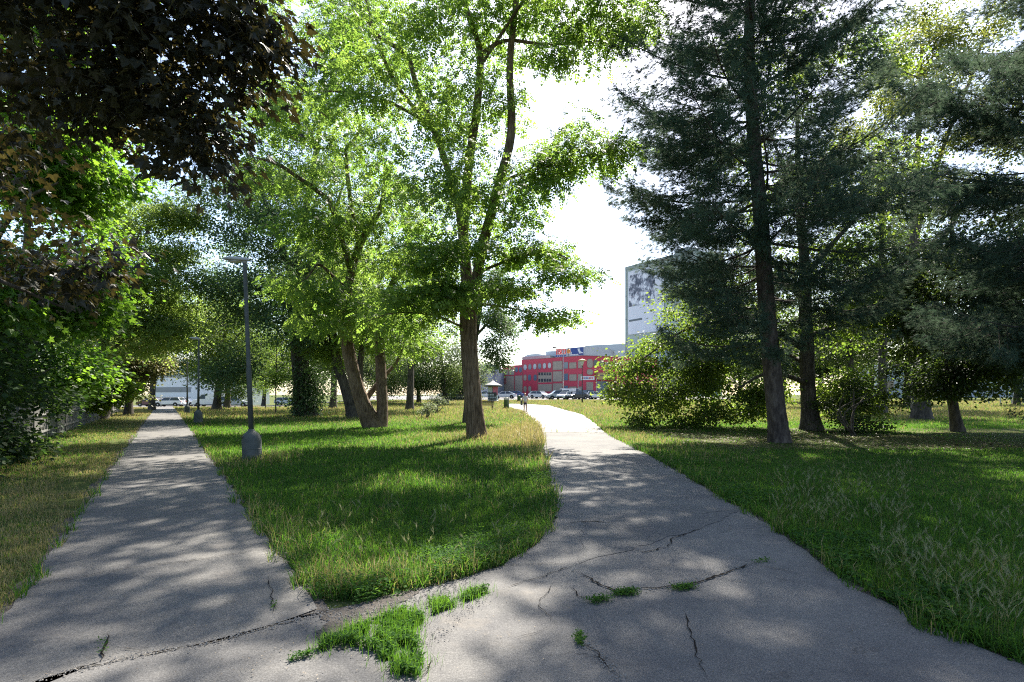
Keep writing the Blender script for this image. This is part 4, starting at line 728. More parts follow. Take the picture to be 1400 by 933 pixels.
# park lamps along the left path
def lamp(label, px, py, h, lean):
    x_, y_, z_ = at(px, py); r = thing('street_lamp', label, 'street lamp', (x_, y_, z_), group='lamps along the left path')
    r.rotation_euler = (0, math.radians(lean), 0)
    MB().lathe([(.235, -.05), (.235, .02), (.225, .06), (.222, .52), (.205, .60), (.165, .675), (.115, .72), (.075, .75), (.07, .79)], 28).build('base_sleeve', M['lamp'], r, True)
    for a in (.4, 2.2, 4.0): MB().box((.205 * math.cos(a), .205 * math.sin(a), .605), (.05, .05, .04), a).build('sleeve_bolt', M['dark_metal'], r)
    MB().lathe([(.222, .295), (.228, .30), (.228, .312), (.222, .317)], 28).build('sleeve_seam', M['lamp'], r)
    MB().lathe([(.062, .76), (.058, 2.2), (.058, 2.25), (.05, 2.3), (.045, h - .12), (.045, h)], 16).build('pole', M['lamp'], r, True)
    c = MB(); c.tube([(.0, 0, h - .03), (.03, 0, h + .03), (-.08, 0, h + .045)], [.048, .055, .055], 12)
    for k, (xx, w, t) in enumerate([(.1, .05, .03), (.05, .085, .06), (-.1, .1, .07), (-.3, .125, .075), (-.45, .11, .06), (-.52, .05, .025)]): pass
    S = 16; prof = [(.11, .02, .012), (.09, .07, .05), (.0, .09, .065), (-.18, .115, .075), (-.34, .13, .072), (-.46, .105, .05), (-.51, .05, .022)]
    V = []; a = np.arange(S) * 2 * PI / S
    for xx, w, t in prof:
        zz = np.sin(a) * t; zz = np.where(zz < 0, zz * .55, zz); V.append(np.stack([np.full(S, xx), np.cos(a) * w, zz + h + .05 + (-xx) * .09], 1))
    i = np.arange(len(prof) - 1)[:, None] * S; j = np.arange(S)[None]; q = np.stack([i + j, i + S + j, i + S + (j + 1) % S, i + (j + 1) % S], -1).reshape(-1, 4)
    c.add(np.concatenate(V), q); nb = c.n - S * len(prof)
    c.L.append(np.arange(S)[::-1] + nb + 0); c.T.append(np.array([S])); c.M.append(np.array([0])); c.L.append(np.arange(S) + nb + S * (len(prof) - 1)); c.T.append(np.array([S])); c.M.append(np.array([0]))
    hd = c.build('lamp_head', M['lamp_head'], r, True)
    l_ = MB(); l_.lathe([(.001, -.03), (.05, -.028), (.085, -.012), (.095, 0)], 18, (-.24, 0, h + .03), sx=1.9, sy=.95); l_.build('lens', M['lens'], hd, True)
    return r
lamp('nearest grey park lamp with bell-shaped base sleeve standing in the lawn', 345, 631, 4.85, -2.2)
lamp('second grey park lamp along the left path, in front of the dark-leaved linden', 271, 579, 4.75, .4)
lamp('third small park lamp, near the white cars where the left path ends', 256, 566.5, 4.6, 0)
# grey picket fence
M['picket'] = mat('weathered_picket', (0.10, 0.098, 0.092), (0.19, 0.185, 0.17), .9, 6, bump=.3)
fr = thing('picket_fence', 'weathered grey picket fence between verge and dark shrubs', 'fence', (-13.2, 14.6, 0))
fd = np.array([-.61, 1.0]); fl = 46.0; frng = np.random.default_rng(8); seg = 2.3; nrm = math.hypot(*fd); u2 = fd / nrm; th = math.atan2(u2[1], u2[0])
for k in range(int(fl / seg)):
    a = u2 * seg * k; z0 = float(gz(-13.2 + a[0], 14.6 + a[1]))
    MB().box((a[0], a[1], z0 + .62), (.09, .09, 1.3), th).build('post', M['picket'], fr)
    pn = MB()
    for zz in (.35, .95): pn.box((a[0] + u2[0] * seg / 2 - u2[1] * -.05, a[1] + u2[1] * seg / 2 - .05 * u2[0], z0 + zz), (seg, .04, .07), th)
    for j in range(15):
        s_ = (j + .8) * seg / 15.6; hh = 1.15 + frng.normal(0, .02); pn.box((a[0] + u2[0] * s_ + u2[1] * -.005, a[1] + u2[1] * s_ + .005 * u2[0], z0 + .08 + hh / 2), (.085, .022, hh), th + frng.normal(0, .02))
    pn.build('picket_panel', M['picket'], fr)

# ---- red building
M['red'] = mat('red_cladding', (0.60, 0.055, 0.09), (0.54, 0.05, 0.08), .55, .25)
M['tan'] = mat('tan_panel', (0.36, 0.29, 0.22), (0.42, 0.34, 0.26), .7, 1.2)
M['panelrim'] = mat('panel_rim', (0.30, 0.10, 0.09), (0.34, 0.13, 0.11), .6, 2)
M['glass_blue'] = mat('blue_window', (0.09, 0.14, 0.20), (0.13, 0.18, 0.24), .12, .8, spec=.8)
M['glass_pale'] = mat('pale_window', (0.36, 0.38, 0.42), (0.48, 0.48, 0.5), .15, .8, spec=.8)
M['glass_dark'] = mat('dark_window', (0.03, 0.035, 0.045), (0.05, 0.055, 0.065), .12, .8, spec=.8)
M['grey_clad'] = mat('grey_cladding', (0.24, 0.26, 0.28), (0.21, 0.23, 0.25), .5, .3)
M['grey_blue'] = mat('bluish_cladding', (0.36, 0.40, 0.46), (0.32, 0.36, 0.42), .5, .3)
M['roofw'] = mat('pale_roof', (0.55, 0.56, 0.58), (0.48, 0.49, 0.5), .5, .4)
M['ochre'] = mat('ochre_canopy', (0.50, 0.34, 0.14), (0.44, 0.3, 0.12), .6, 1)
M['white'] = mat('white_paint', (0.78, 0.78, 0.77), (0.7, 0.7, 0.7), .5, 3)
M['sign_red'] = mat('sign_red', (0.55, 0.03, 0.03), (0.5, 0.03, 0.03), .4, 2)
M['sign_blue'] = mat('sign_blue', (0.03, 0.07, 0.28), (0.03, 0.06, 0.24), .4, 2)
M['sign_orange'] = mat('sign_orange', (0.7, 0.25, 0.04), (0.65, 0.22, 0.04), .4, 2)
def plane_hit(px, py, A, Bp):
    u = (px - CX) / F; d0 = np.array(Bp[:2]) - np.array(A[:2]); n = np.array([d0[1], -d0[0]]); t = n.dot(A[:2]) / n.dot([u, 1.0])
    p = np.array([u * t, t]); Lh = np.linalg.norm(d0); return (p - np.array(A[:2])).dot(d0) / Lh, EYE + (HY - py) / F * t
BA, BB = (2.84, 170.0), (18.83, 151.0); BC = (41.0, 161.0); BD = (BA[0] - 5.6, BA[1] + 6.6)
Z0, ZT = .6, 11.95
red = thing('shop_building', 'red three-storey shop building with tan panels and round windows', 'building', (*BB, Z0))
def wallbox(A, Bp, depth, z0, z1, name, m, parent, org):
    A, Bp = np.array(A), np.array(Bp); d0 = (Bp - A) / np.linalg.norm(Bp - A); n = np.array([-d0[1], d0[0]])
    if n[1] < 0: n = -n
    q = [A, Bp, Bp + n * depth, A + n * depth]; mb = MB(); mb.prism([(p[0], p[1]) for p in q], (-org[0], -org[1], z0 - org[2]), (1, 0, 0), (0, 1, 0), (0, 0, z1 - z0)); return mb.build(name, m, parent)
org = (*BB, Z0)
q = [BA, BB, BC, (50, 195), (15, 205)]
MB().prism([(a - org[0], b - org[1]) for a, b in q], (0, 0, 0), (1, 0, 0), (0, 1, 0), (0, 0, ZT - Z0)).build('wall', M['red'], red)
q = [BD, BA, (BA[0] + 12, BA[1] + 20), (BD[0] + 4, BD[1] + 20)]
MB().prism([(a - org[0], b - org[1]) for a, b in q], (0, 0, 0), (1, 0, 0), (0, 1, 0), (0, 0, 10.55 - Z0)).build('wall', M['red'], red)
def fpatch(A, Bp, zx0, zy0, zx1, zy1, m, name, parent, rnd=0.0, out=.06, rim=None):
    """one opening or panel measured on the facade (coordinates of a 6.22x enlargement of the photograph)"""
    c = [plane_hit(640 + zx / 6.218, 450 + zy / 6.22, A, Bp) for zx, zy in ((zx0, zy0), (zx1, zy0), (zx1, zy1), (zx0, zy1))]
    u0 = (c[0][0] + c[3][0]) / 2; u1 = (c[1][0] + c[2][0]) / 2; v1 = (c[0][1] + c[1][1]) / 2; v0 = (c[2][1] + c[3][1]) / 2; v0 = max(v0, Z0 + .1)
    d0 = np.array(Bp) - np.array(A); d0 = d0 / np.linalg.norm(d0); n = np.array([d0[1], -d0[0]]); n = n if n[1] < 0 else -n
    w, h_ = u1 - u0, v1 - v0; r_ = rnd * min(w, h_) / 2; pts = []
    for cx_, cy_, a0 in ((u1 - r_, v1 - r_, 0), (u0 + r_, v1 - r_, 90), (u0 + r_, v0 + r_, 180), (u1 - r_, v0 + r_, 270)):
        for a in ((0, 18, 36, 54, 72, 90) if rnd > 0 else (0,)): pts.append((cx_ + r_ * math.cos(math.radians(a0 + a)), cy_ + r_ * math.sin(math.radians(a0 + a))))
    o = (A[0] - org[0] + n[0] * .002, A[1] - org[1] + n[1] * .002, -org[2])
    ob = None
    if rim:
        cx_, cy_ = (u0 + u1) / 2, (v0 + v1) / 2; big = [(cx_ + (a - cx_) * (1 + .24 / max(w, .4)), cy_ + (b - cy_) * (1 + .24 / max(h_, .4))) for a, b in pts]
        ob = MB().prism(big, o, (*d0, 0), (0, 0, 1), (n[0] * out * .6, n[1] * out * .6, 0)).build(name, rim, parent)
        MB().prism(pts, o, (*d0, 0), (0, 0, 1), (n[0] * out, n[1] * out, 0)).build('pane', m, ob)
    else: ob = MB().prism(pts, o, (*d0, 0), (0, 0, 1), (n[0] * out, n[1] * out, 0)).build(name, m, parent)
    return ob
f1 = lambda *a, **k: fpatch(BA, BB, *a, parent=red, **k)
f2 = lambda *a, **k: fpatch(BB, BC, *a, parent=red, **k)
f0 = lambda *a, **k: fpatch(BD, BA, *a, parent=red, **k)
for k, zx in enumerate((486, 526, 568, 609, 650, 693)): f1(zx - 13, 326 - k * 3 - 23, zx + 13, 326 - k * 3 + 23, m=M['glass_pale'] if k in (0, 2, 4, 5) else M['glass_blue'], name='window', rnd=1, rim=M['panelrim'])
for zx, mm in ((485, 'tan'), (523, 'glass_blue'), (571, 'glass_blue')): f1(zx - 12, 390, zx + 12, 438, m=M[mm], name='window', rnd=.8, rim=M['panelrim'])
for zx in (485, 525): f1(zx - 12, 488, zx + 12, 534, m=M['tan'], name='window', rnd=.8, rim=M['panelrim'])
for bx_ in ((723, 276, 800, 347), (723, 362, 800, 446), (723, 464, 800, 530), (862, 286, 920, 335), (936, 276, 974, 332), (862, 388, 922, 440), (936, 386, 974, 438), (862, 492, 922, 530), (936, 492, 974, 530)): f1(*bx_, m=M['tan'], name='panel', rnd=.25, rim=M['panelrim'])
pnl = f1(597, 370, 712, 455, m=M['tan'], name='panel', rnd=0, out=.05); f1(597, 470, 712, 532, m=M['tan'], name='panel', rnd=0, out=.05)
for zy in (382, 437):
    for zx in (607, 630, 653, 676, 698): fpatch(BA, BB, zx - 8, zy - 13, zx + 8, zy + 12, m=M['glass_dark'], name='window', parent=pnl, out=.09)
for bx_ in ((818, 284, 849, 336), (818, 381, 849, 436), (818, 484, 849, 530)): f1(*bx_, m=M['glass_blue'], name='window', rim=M['panelrim'])
for bx_, rr, mm in (((1012, 256, 1058, 330), .8, 'tan'), ((1065, 262, 1102, 326), 1, 'glass_dark'), ((1115, 268, 1155, 318), 1, 'glass_dark'), ((1164, 285, 1205, 336), .2, 'tan'), ((1010, 344, 1060, 388), .8, 'tan')): f2(*bx_, m=M[mm], name='window', rnd=rr, rim=M['panelrim'])
f2(1005, 452, 1062, 545, m=M['tan'], name='panel'); f2(1098, 445, 1190, 545, m=M['glass_blue'], name='entrance_door'); f2(1085, 374, 1230, 432, m=M['ochre'], name='canopy', out=1.2); f2(1092, 392, 1225, 402, m=M['glass_dark'], name='canopy_band', out=1.26)
for bx_ in ((302, 346, 343, 390), (349, 345, 392, 390), (303, 402, 391, 540), (399, 398, 462, 540)): f0(*bx_, m=M['tan'], name='panel', rnd=.12, rim=M['panelrim'])
f0(308, 412, 326, 470, m=M['panelrim'], name='window', out=.1)
for zx in (412, 446): f0(zx - 12, 326, zx + 12, 368, m=M['glass_blue'], name='window', rnd=1, rim=M['panelrim'])
MB().prism([(a - org[0], b - org[1]) for a, b in [(BA[0] + .6, BA[1] + .8), (BB[0], BB[1] + .8), (BC[0] - .6, BC[1] + .6), (49, 194), (15.5, 203.5)]], (0, 0, ZT - Z0 + .003), (1, 0, 0), (0, 1, 0), (0, 0, .05)).build('roof', M['roofw'], red)
MB().prism([(a - org[0], b - org[1]) for a, b in [(BA[0] + .1, BA[1] - .1), (BB[0], BB[1] - .15), (BC[0], BC[1] - .1), (BC[0], BC[1] + .3), (BB[0], BB[1] + .3), (BA[0] + .3, BA[1] + .3)]], (0, 0, ZT - Z0), (1, 0, 0), (0, 1, 0), (0, 0, .14)).build('parapet_cap', M['panelrim'], red)
for zx in (462, 590, 718, 806): f1(zx - 2, 300 - (zx - 462) * .12, zx + 2, 530, m=M['panelrim'], name='cladding_joint', out=.03)
# grey roof box behind with the lettering
def block(name, label, pts, z0, z1, m, cat='building'):
    o = (pts[0][0], pts[0][1], z0); r = thing(name, label, cat, o); MB().prism([(a - o[0], b - o[1]) for a, b in pts], (0, 0, 0), (1, 0, 0), (0, 1, 0), (0, 0, z1 - z0)).build('wall', m, r); return r, o
def pz(py, d): return EYE + (HY - py) / F * d
def seg2(px0, d0, px1, d1, dep): a = P(px0, 0, d0)[:2]; b = P(px1, 0, d1)[:2]; return [a, b, (b[0] + dep * .3, b[1] + dep), (a[0] + dep * .3, a[1] + dep)]
bxp = [P(761, 0, 182)[:2], P(801, 0, 172)[:2], P(834, 0, 178)[:2], (40, 215), (18, 220)]
rb, ro = block('mall_block', 'dark grey mall block rising behind the red shop building, carrying the rooftop sign', bxp, 1.2, pz(474, 172), M['grey_clad'])
for k in range(9): MB().box((2 + k * 2.2, 12, pz(474, 172) - 1.2 + .25), (1.6, 6, .5)).build('roof_unit', M['zinc'], rb) if k % 4 == 0 else None
wd_ = (P(801, 0, 172)[0] - P(761, 0, 182)[0], -10.0); wl = math.hypot(*wd_); ux = (wd_[0] / wl, wd_[1] / wl, 0)
SGX, SGY = BA[0] + (BB[0] - BA[0]) * .56 + .45, BA[1] + (BB[1] - BA[1]) * .56 + .5
sgn = thing('rooftop_sign', 'rooftop sign with red letters over blue stripes above the red facade', 'sign', (SGX, SGY, ZT))
TS = lambda u, dn, z: (math.cos(SA) * u + math.sin(SA) * dn, math.sin(SA) * u - math.cos(SA) * dn, z)      # along the facade, towards the viewer, up
SA = math.atan2(BB[1] - BA[1], BB[0] - BA[0])
MB().tube([TS(0, -.5, 0), TS(0, -.5, 2.6)], .07, 6).tube([TS(4.5, -.5, 0), TS(4.5, -.5, 2.6)], .07, 6).tube([TS(9.2, -.5, 0), TS(9.2, -.5, 2.6)], .07, 6).tube([TS(-.2, -.45, 1.2), TS(9.6, -.45, 1.2)], .06, 6).build('sign_frame', M['dark_metal'], sgn)
th_s = SA
def text(name, body, m, parent, loc, size, rz, ext=.08, sx=1.0):
    cu = bpy.data.curves.new(name, 'FONT'); cu.body = body; cu.size = size; cu.extrude = ext; cu.materials.append(m); cu.offset = .03
    o = bpy.data.objects.new(name, cu); C.objects.link(o); bpy.context.view_layer.update(); me = bpy.data.meshes.new_from_object(o.evaluated_get(bpy.context.evaluated_depsgraph_get())); bpy.data.objects.remove(o)
    o = bpy.data.objects.new(name, me); C.objects.link(o); o.parent = parent; o.location = loc; o.rotation_euler = (PI / 2, 0, rz); o.scale = (sx, 1, 1); return o
text('lettering', 'TESCO', M['sign_red'], sgn, TS(.0, 0, .95), 2.15, SA, .1, .62)
ud = (math.cos(SA), math.sin(SA), 0); nd_ = lambda k: (math.sin(SA) * k, -math.cos(SA) * k, 0)
for k in range(5): a = k * .86; MB().prism([(a, 0), (a + .62, 0), (a + .8, .5), (a + .18, .5)], TS(0, 0, .22), ud, (0, 0, 1), nd_(.12)).build('blue_stripe', M['sign_blue'], sgn)
MB().lathe([(.62, -.08), (.62, .08)], 18, (0, 0, 0), axis='y').build('orange_disc', M['sign_orange'], sgn, loc=TS(5.1, 0, 1.6)).rotation_euler = (0, 0, SA)
bd = MB(); bd.prism([(0, 0), (4.6, 0), (4.6, 2.1), (0, 2.1)], TS(5.9, -.1, .3), ud, (0, 0, 1), nd_(.12)); bd.build('sign_board', M['sign_blue'], sgn)
sw = MB()
for poly in ([(.0, .1), (2.9, .1), (2.9, .38), (.3, .38), (.55, 1.05), (.25, 1.05)], [(2.6, 1.75), (3.3, 1.85), (3.7, 1.0), (4.5, .7), (4.5, .48), (3.3, .45), (2.9, 1.1)]): sw.prism(poly, TS(5.9, .03, .3), ud, (0, 0, 1), nd_(.1))
sw.build('white_mark', M['white'], sgn)
# other grey blocks
rb2, _ = block('mall_block', 'pale grey mall wing with stepped roof behind the left half of the red building', seg2(714, 195, 752, 186, 18), 1.0, pz(487, 190), M['grey_clad'])
sk = MB(); sk.prism([(0, 0), (9, 0), (8, .9), (5, 1.35), (2, 1.1)], (0, 4, pz(487, 190) - 1.0 + .02), (1, -.2, 0), (0, 0, 1), (0, 6, 0)); sk.build('skylight', M['roofw'], rb2)
block('office_block', 'bluish grey block between the mall roof and the tall tower', seg2(800, 240, 870, 228, 20), 1.0, pz(471, 234), M['grey_blue'])
wbk, wo = block('mall_block', 'lower pale block stepping up left of the rooftop sign', seg2(746, 200, 775, 196, 14), 1.0, pz(480, 198), M['grey_blue'])
hall, ho = block('sports_hall', 'light blue-grey hall with curved roof left of the red building', seg2(648, 150, 689, 178, 18), .8, pz(507, 160), M['grey_blue'])
ah = MB(); pr = [(t * 11, 2.6 * math.sin(PI * min(1, t * 1.05)) ** .7) for t in np.linspace(0, 1, 14)]; ah.prism(pr + [(11, -.3), (0, -.3)], (-2.2, 18, pz(507, 160) - .8), (1, 1.2, 0), (0, 0, 1), (4, 14, 0)); ah.build('roof', M['roofw'], hall)
hb = MB(); hb.box((4.2, 16.5, pz(507, 160) - .8 + .9), (3.6, 3, 1.8)); hb.build('roof_unit', M['grey_clad'], hall)
hw = MB()
for k in range(4): hw.box((1.0 + k * 1.9, 4.4 + k * 7.0 - .3, 1.6), (.9, .2, 1.6), math.atan2(28, 8.2))
hw.build('window', M['glass_blue'], hall)
# panel tower with a printed banner on its gable
M['tower'] = mat('tower_render', (0.36, 0.41, 0.38), (0.32, 0.37, 0.34), .8, .15); M['tower_edge'] = mat('tower_edge', (0.26, 0.30, 0.28), (0.23, 0.27, 0.25), .8, .3)
def bannermat():
    m, nt, N, Lk, b = nodes('banner_print'); co = N.new('ShaderNodeTexCoord').outputs['Object']
    n = noise(N, Lk, co, .34, 8, .72); v = noise(N, Lk, co, 1.3, 4, .6, (1, 1, .5)); ad = N.new('ShaderNodeMath'); ad.operation = 'MULTIPLY_ADD'; ad.inputs[1].default_value = .4; Lk.new(v.outputs['Fac'], ad.inputs[0]); Lk.new(n.outputs['Fac'], ad.inputs[2])
    r = ramp(N, [(.62, (.06, .07, .10)), (.70, (.22, .23, .28)), (.76, (.6, .61, .66)), (.85, (.7, .71, .74))]); Lk.new(ad.outputs[0], r.inputs['Fac']); Lk.new(r.outputs['Color'], b.inputs['Base Color']); b.inputs['Roughness'].default_value = .6; return m
M['banner'] = bannermat(); M['banner_plain'] = mat('banner_plain', (0.60, 0.61, 0.66), (0.55, 0.56, 0.61), .6, .3)
TA, TB = np.array(P(855, 0, 208)[:2]), np.array(P(952, 0, 181.5)[:2]); TZ = pz(367, 208); tdir = (TB - TA) / np.linalg.norm(TB - TA); tn = np.array([tdir[1], -tdir[0]]); tn = tn if tn[1] < 0 else -tn; TL = np.linalg.norm(TB - TA)
tw = thing('tower_block', 'tall pale green panel tower with a printed banner on its gable', 'building', (*TA, 1.0))
bk = -tn
MB().prism([(0, 0), tuple(tdir * TL), tuple(tdir * TL + bk * 13), tuple(bk * 13)], (0, 0, 0), (1, 0, 0), (0, 1, 0), (0, 0, TZ - 1)).build('wall', M['tower'], tw)
ub = (*tdir, 0); nb3 = (*(tn * .05), 0)
def tp(poly, m, name, out, parent): MB().prism(poly, (tn[0] * .004, tn[1] * .004, 0), ub, (0, 0, 1), (tn[0] * out, tn[1] * out, 0)).build(name, m, parent)
H_ = TZ - 1
tp([(0, H_ - .9), (TL, H_ - .9), (TL, H_ + .4), (0, H_ + .4)], M['tower_edge'], 'parapet', .15, tw); tp([(0, 0), (.9, 0), (.9, H_ - .92), (0, H_ - .92)], M['tower_edge'], 'corner_strip', .12, tw)
for zz in np.arange(2.8, H_ - 3, 2.8 * 3): tp([(.0, zz), (.9, zz), (.9, zz + .25), (0, zz + .25)], M['glass_dark'], 'joint', .14, tw)
bb = thing('banner', 'huge grey and white printed banner on the gable of the tower', 'banner', (TA[0] + tn[0] * .2, TA[1] + tn[1] * .2, 1.0))
b0 = H_ - 24.5
tp([(1.7, b0), (18.5, b0), (18.5, H_ - 1.7), (1.7, H_ - 1.7)], M['banner_plain'], 'banner_sheet', .1, bb); tp([(2.1, H_ - 14.5), (14.5, H_ - 14.5), (14.5, H_ - 3.2), (2.1, H_ - 3.2)], M['banner'], 'printed_picture', .13, bb)
tp([(2.1, b0 + 4.6), (8.6, b0 + 4.7), (8.6, b0 + 5.4), (2.1, b0 + 5.3)], M['glass_dark'], 'dark_bar', .13, bb)
for k in range(3): tp([(6.5 + k * 5, b0 - 7), (8 + k * 5, b0 - 7), (8 + k * 5, b0 - 2), (6.5 + k * 5, b0 - 2)], M['glass_pale'], 'window', .06, tw)
MB().prism([(0, 0), (6, 0), (6, 5), (0, 5)], (tdir[0] * 21 + bk[0] * 2, tdir[1] * 21 + bk[1] * 2, H_), (tdir[0], tdir[1], 0), (bk[0], bk[1], 0), (0, 0, 2.4)).build('roof_house', M['grey_clad'], tw)
# buildings glimpsed left and right
wb, wbo = block('office_building', 'white office building glimpsed at the end of the left path', seg2(205, 128, 292, 118, 16), -1.0, pz(492, 122), M['white'])
gw = MB(); pa, pb = np.array(P(205, 0, 128)[:2]) - wbo[:2], np.array(P(292, 0, 118)[:2]) - wbo[:2]; dw = (pb - pa) / np.linalg.norm(pb - pa)
for zz in (3.2, 6.4):
    MB().prism([(.6, zz), (14.4, zz), (14.4, zz + 1.1), (.6, zz + 1.1)], (0, -.01, 0), (*dw, 0), (0, 0, 1), (.02, -.08, 0)).build('window', M['glass_blue'], wb)
MB().prism([(.6, .2), (14.4, .2), (14.4, 2.2), (.6, 2.2)], (0, -.01, 0), (*dw, 0), (0, 0, 1), (.02, -.08, 0)).build('shop_front', M['glass_pale'], wb)
gb, gbo = block('low_building', 'grey-blue low building behind the thick trunk on the right', seg2(1200, 120, 1400, 132, 14), 0.6, pz(498, 124), M['grey_blue'])
for k in range(6): MB().box((3 + k * 5.2, .9 + k * 2.05 - .3, 3.2), (2.0, .2, 1.6), math.atan2(12, 31)).build('window', M['glass_dark'], gb)
mb = MB(); x0, y0_, z0 = at(1352, 553)
br = thing('metal_barrier', 'low grey metal barrier in the meadow at the right edge', 'barrier', (x0, y0_, z0))
for k in range(5): MB().box((k * 1.5, 0, .5), (.1, .1, 1.0)).build('post', M['zinc'], br)
MB().box((3, -.08, .92), (6.6, .06, .18)).build('rail', M['zinc'], br)

# ---- cars
def paint(n, c): return mat(n, c, tuple(k * .96 for k in c), .28, 1, 0, spec=.6)
M['p_white'] = paint('car_white', (.72, .73, .74)); M['p_silver'] = paint('car_silver', (.40, .44, .47)); M['p_black'] = paint('car_black', (.03, .033, .038)); M['p_blue'] = paint('car_blue', (.03, .08, .24)); M['p_dkred'] = paint('car_dark_red', (.10, .02, .03)); M['p_grey'] = paint('car_grey', (.2, .22, .24)); M['p_teal'] = paint('car_teal', (.05, .17, .2))
M['tyre'] = mat('tyre', (.015, .015, .016), (.025, .025, .025), .85, 6); M['rim'] = mat('wheel_rim', (.45, .46, .47), (.38, .39, .4), .35, 5, .7); M['car_glass'] = mat('car_glass', (.02, .025, .03), (.03, .036, .045), .06, 1, spec=.9); M['red_light'] = mat('tail_light', (.35, .02, .02), (.3, .02, .02), .25, 4); M['head_light'] = mat('head_light', (.65, .66, .68), (.55, .56, .58), .15, 4); M['plastic'] = mat('black_plastic', (.03, .03, .032), (.045, .045, .045), .7, 6); M['plate'] = mat('number_plate', (.7, .7, .68), (.65, .65, .63), .5, 6)
STY = {'hatch': (4.1, 1.74, [(2.05, .32), (2.05, .62), (1.9, .80), (1.15, .95), (-1.85, 1.0), (-2.02, .85), (-2.05, .35)], [(1.15, .93), (.45, 1.44), (-1.35, 1.47), (-1.9, .98)]),
       'sedan': (4.6, 1.78, [(2.3, .32), (2.3, .6), (2.1, .78), (1.2, .92), (-1.5, .98), (-2.2, .97), (-2.3, .75), (-2.3, .35)], [(1.2, .9), (.45, 1.4), (-.85, 1.42), (-1.75, .97)]),
       'wagon': (4.65, 1.82, [(2.32, .34), (2.32, .66), (2.15, .85), (1.2, 1.0), (-2.2, 1.04), (-2.32, .85), (-2.32, .38)], [(1.2, .98), (.5, 1.52), (-1.75, 1.55), (-2.22, 1.02)]),
       'minivan': (4.5, 1.84, [(2.25, .34), (2.25, .72), (2.1, .92), (1.4, 1.05), (-2.15, 1.08), (-2.25, .9), (-2.25, .38)], [(1.4, 1.03), (.6, 1.66), (-1.85, 1.70), (-2.18, 1.06)]),
       'van': (5.3, 1.95, [(2.65, .36), (2.65, .85), (2.45, 1.08), (1.75, 1.25), (-2.62, 1.3), (-2.65, 1.0), (-2.65, .4)], [(1.75, 1.22), (1.15, 1.95), (-2.5, 2.02), (-2.62, 1.28)])}
def loft(mb, prof, ws, m=0):
    """side profile swept over half-widths; ws = list of (y, inset scale)"""
    c = np.mean(prof, 0); n = len(prof); V = []
    for yy, sc_ in ws: V += [((p[0] - c[0]) * sc_ + c[0], yy, (p[1] - c[1]) * sc_ + c[1]) for p in prof]
    fs = [[k * n + i, k * n + (i + 1) % n, (k + 1) * n + (i + 1) % n, (k + 1) * n + i] for k in range(len(ws) - 1) for i in range(n)]
    fs += [list(range(n))[::-1], [(len(ws) - 1) * n + i for i in range(n)]]
    mb.add(V, fs, m)
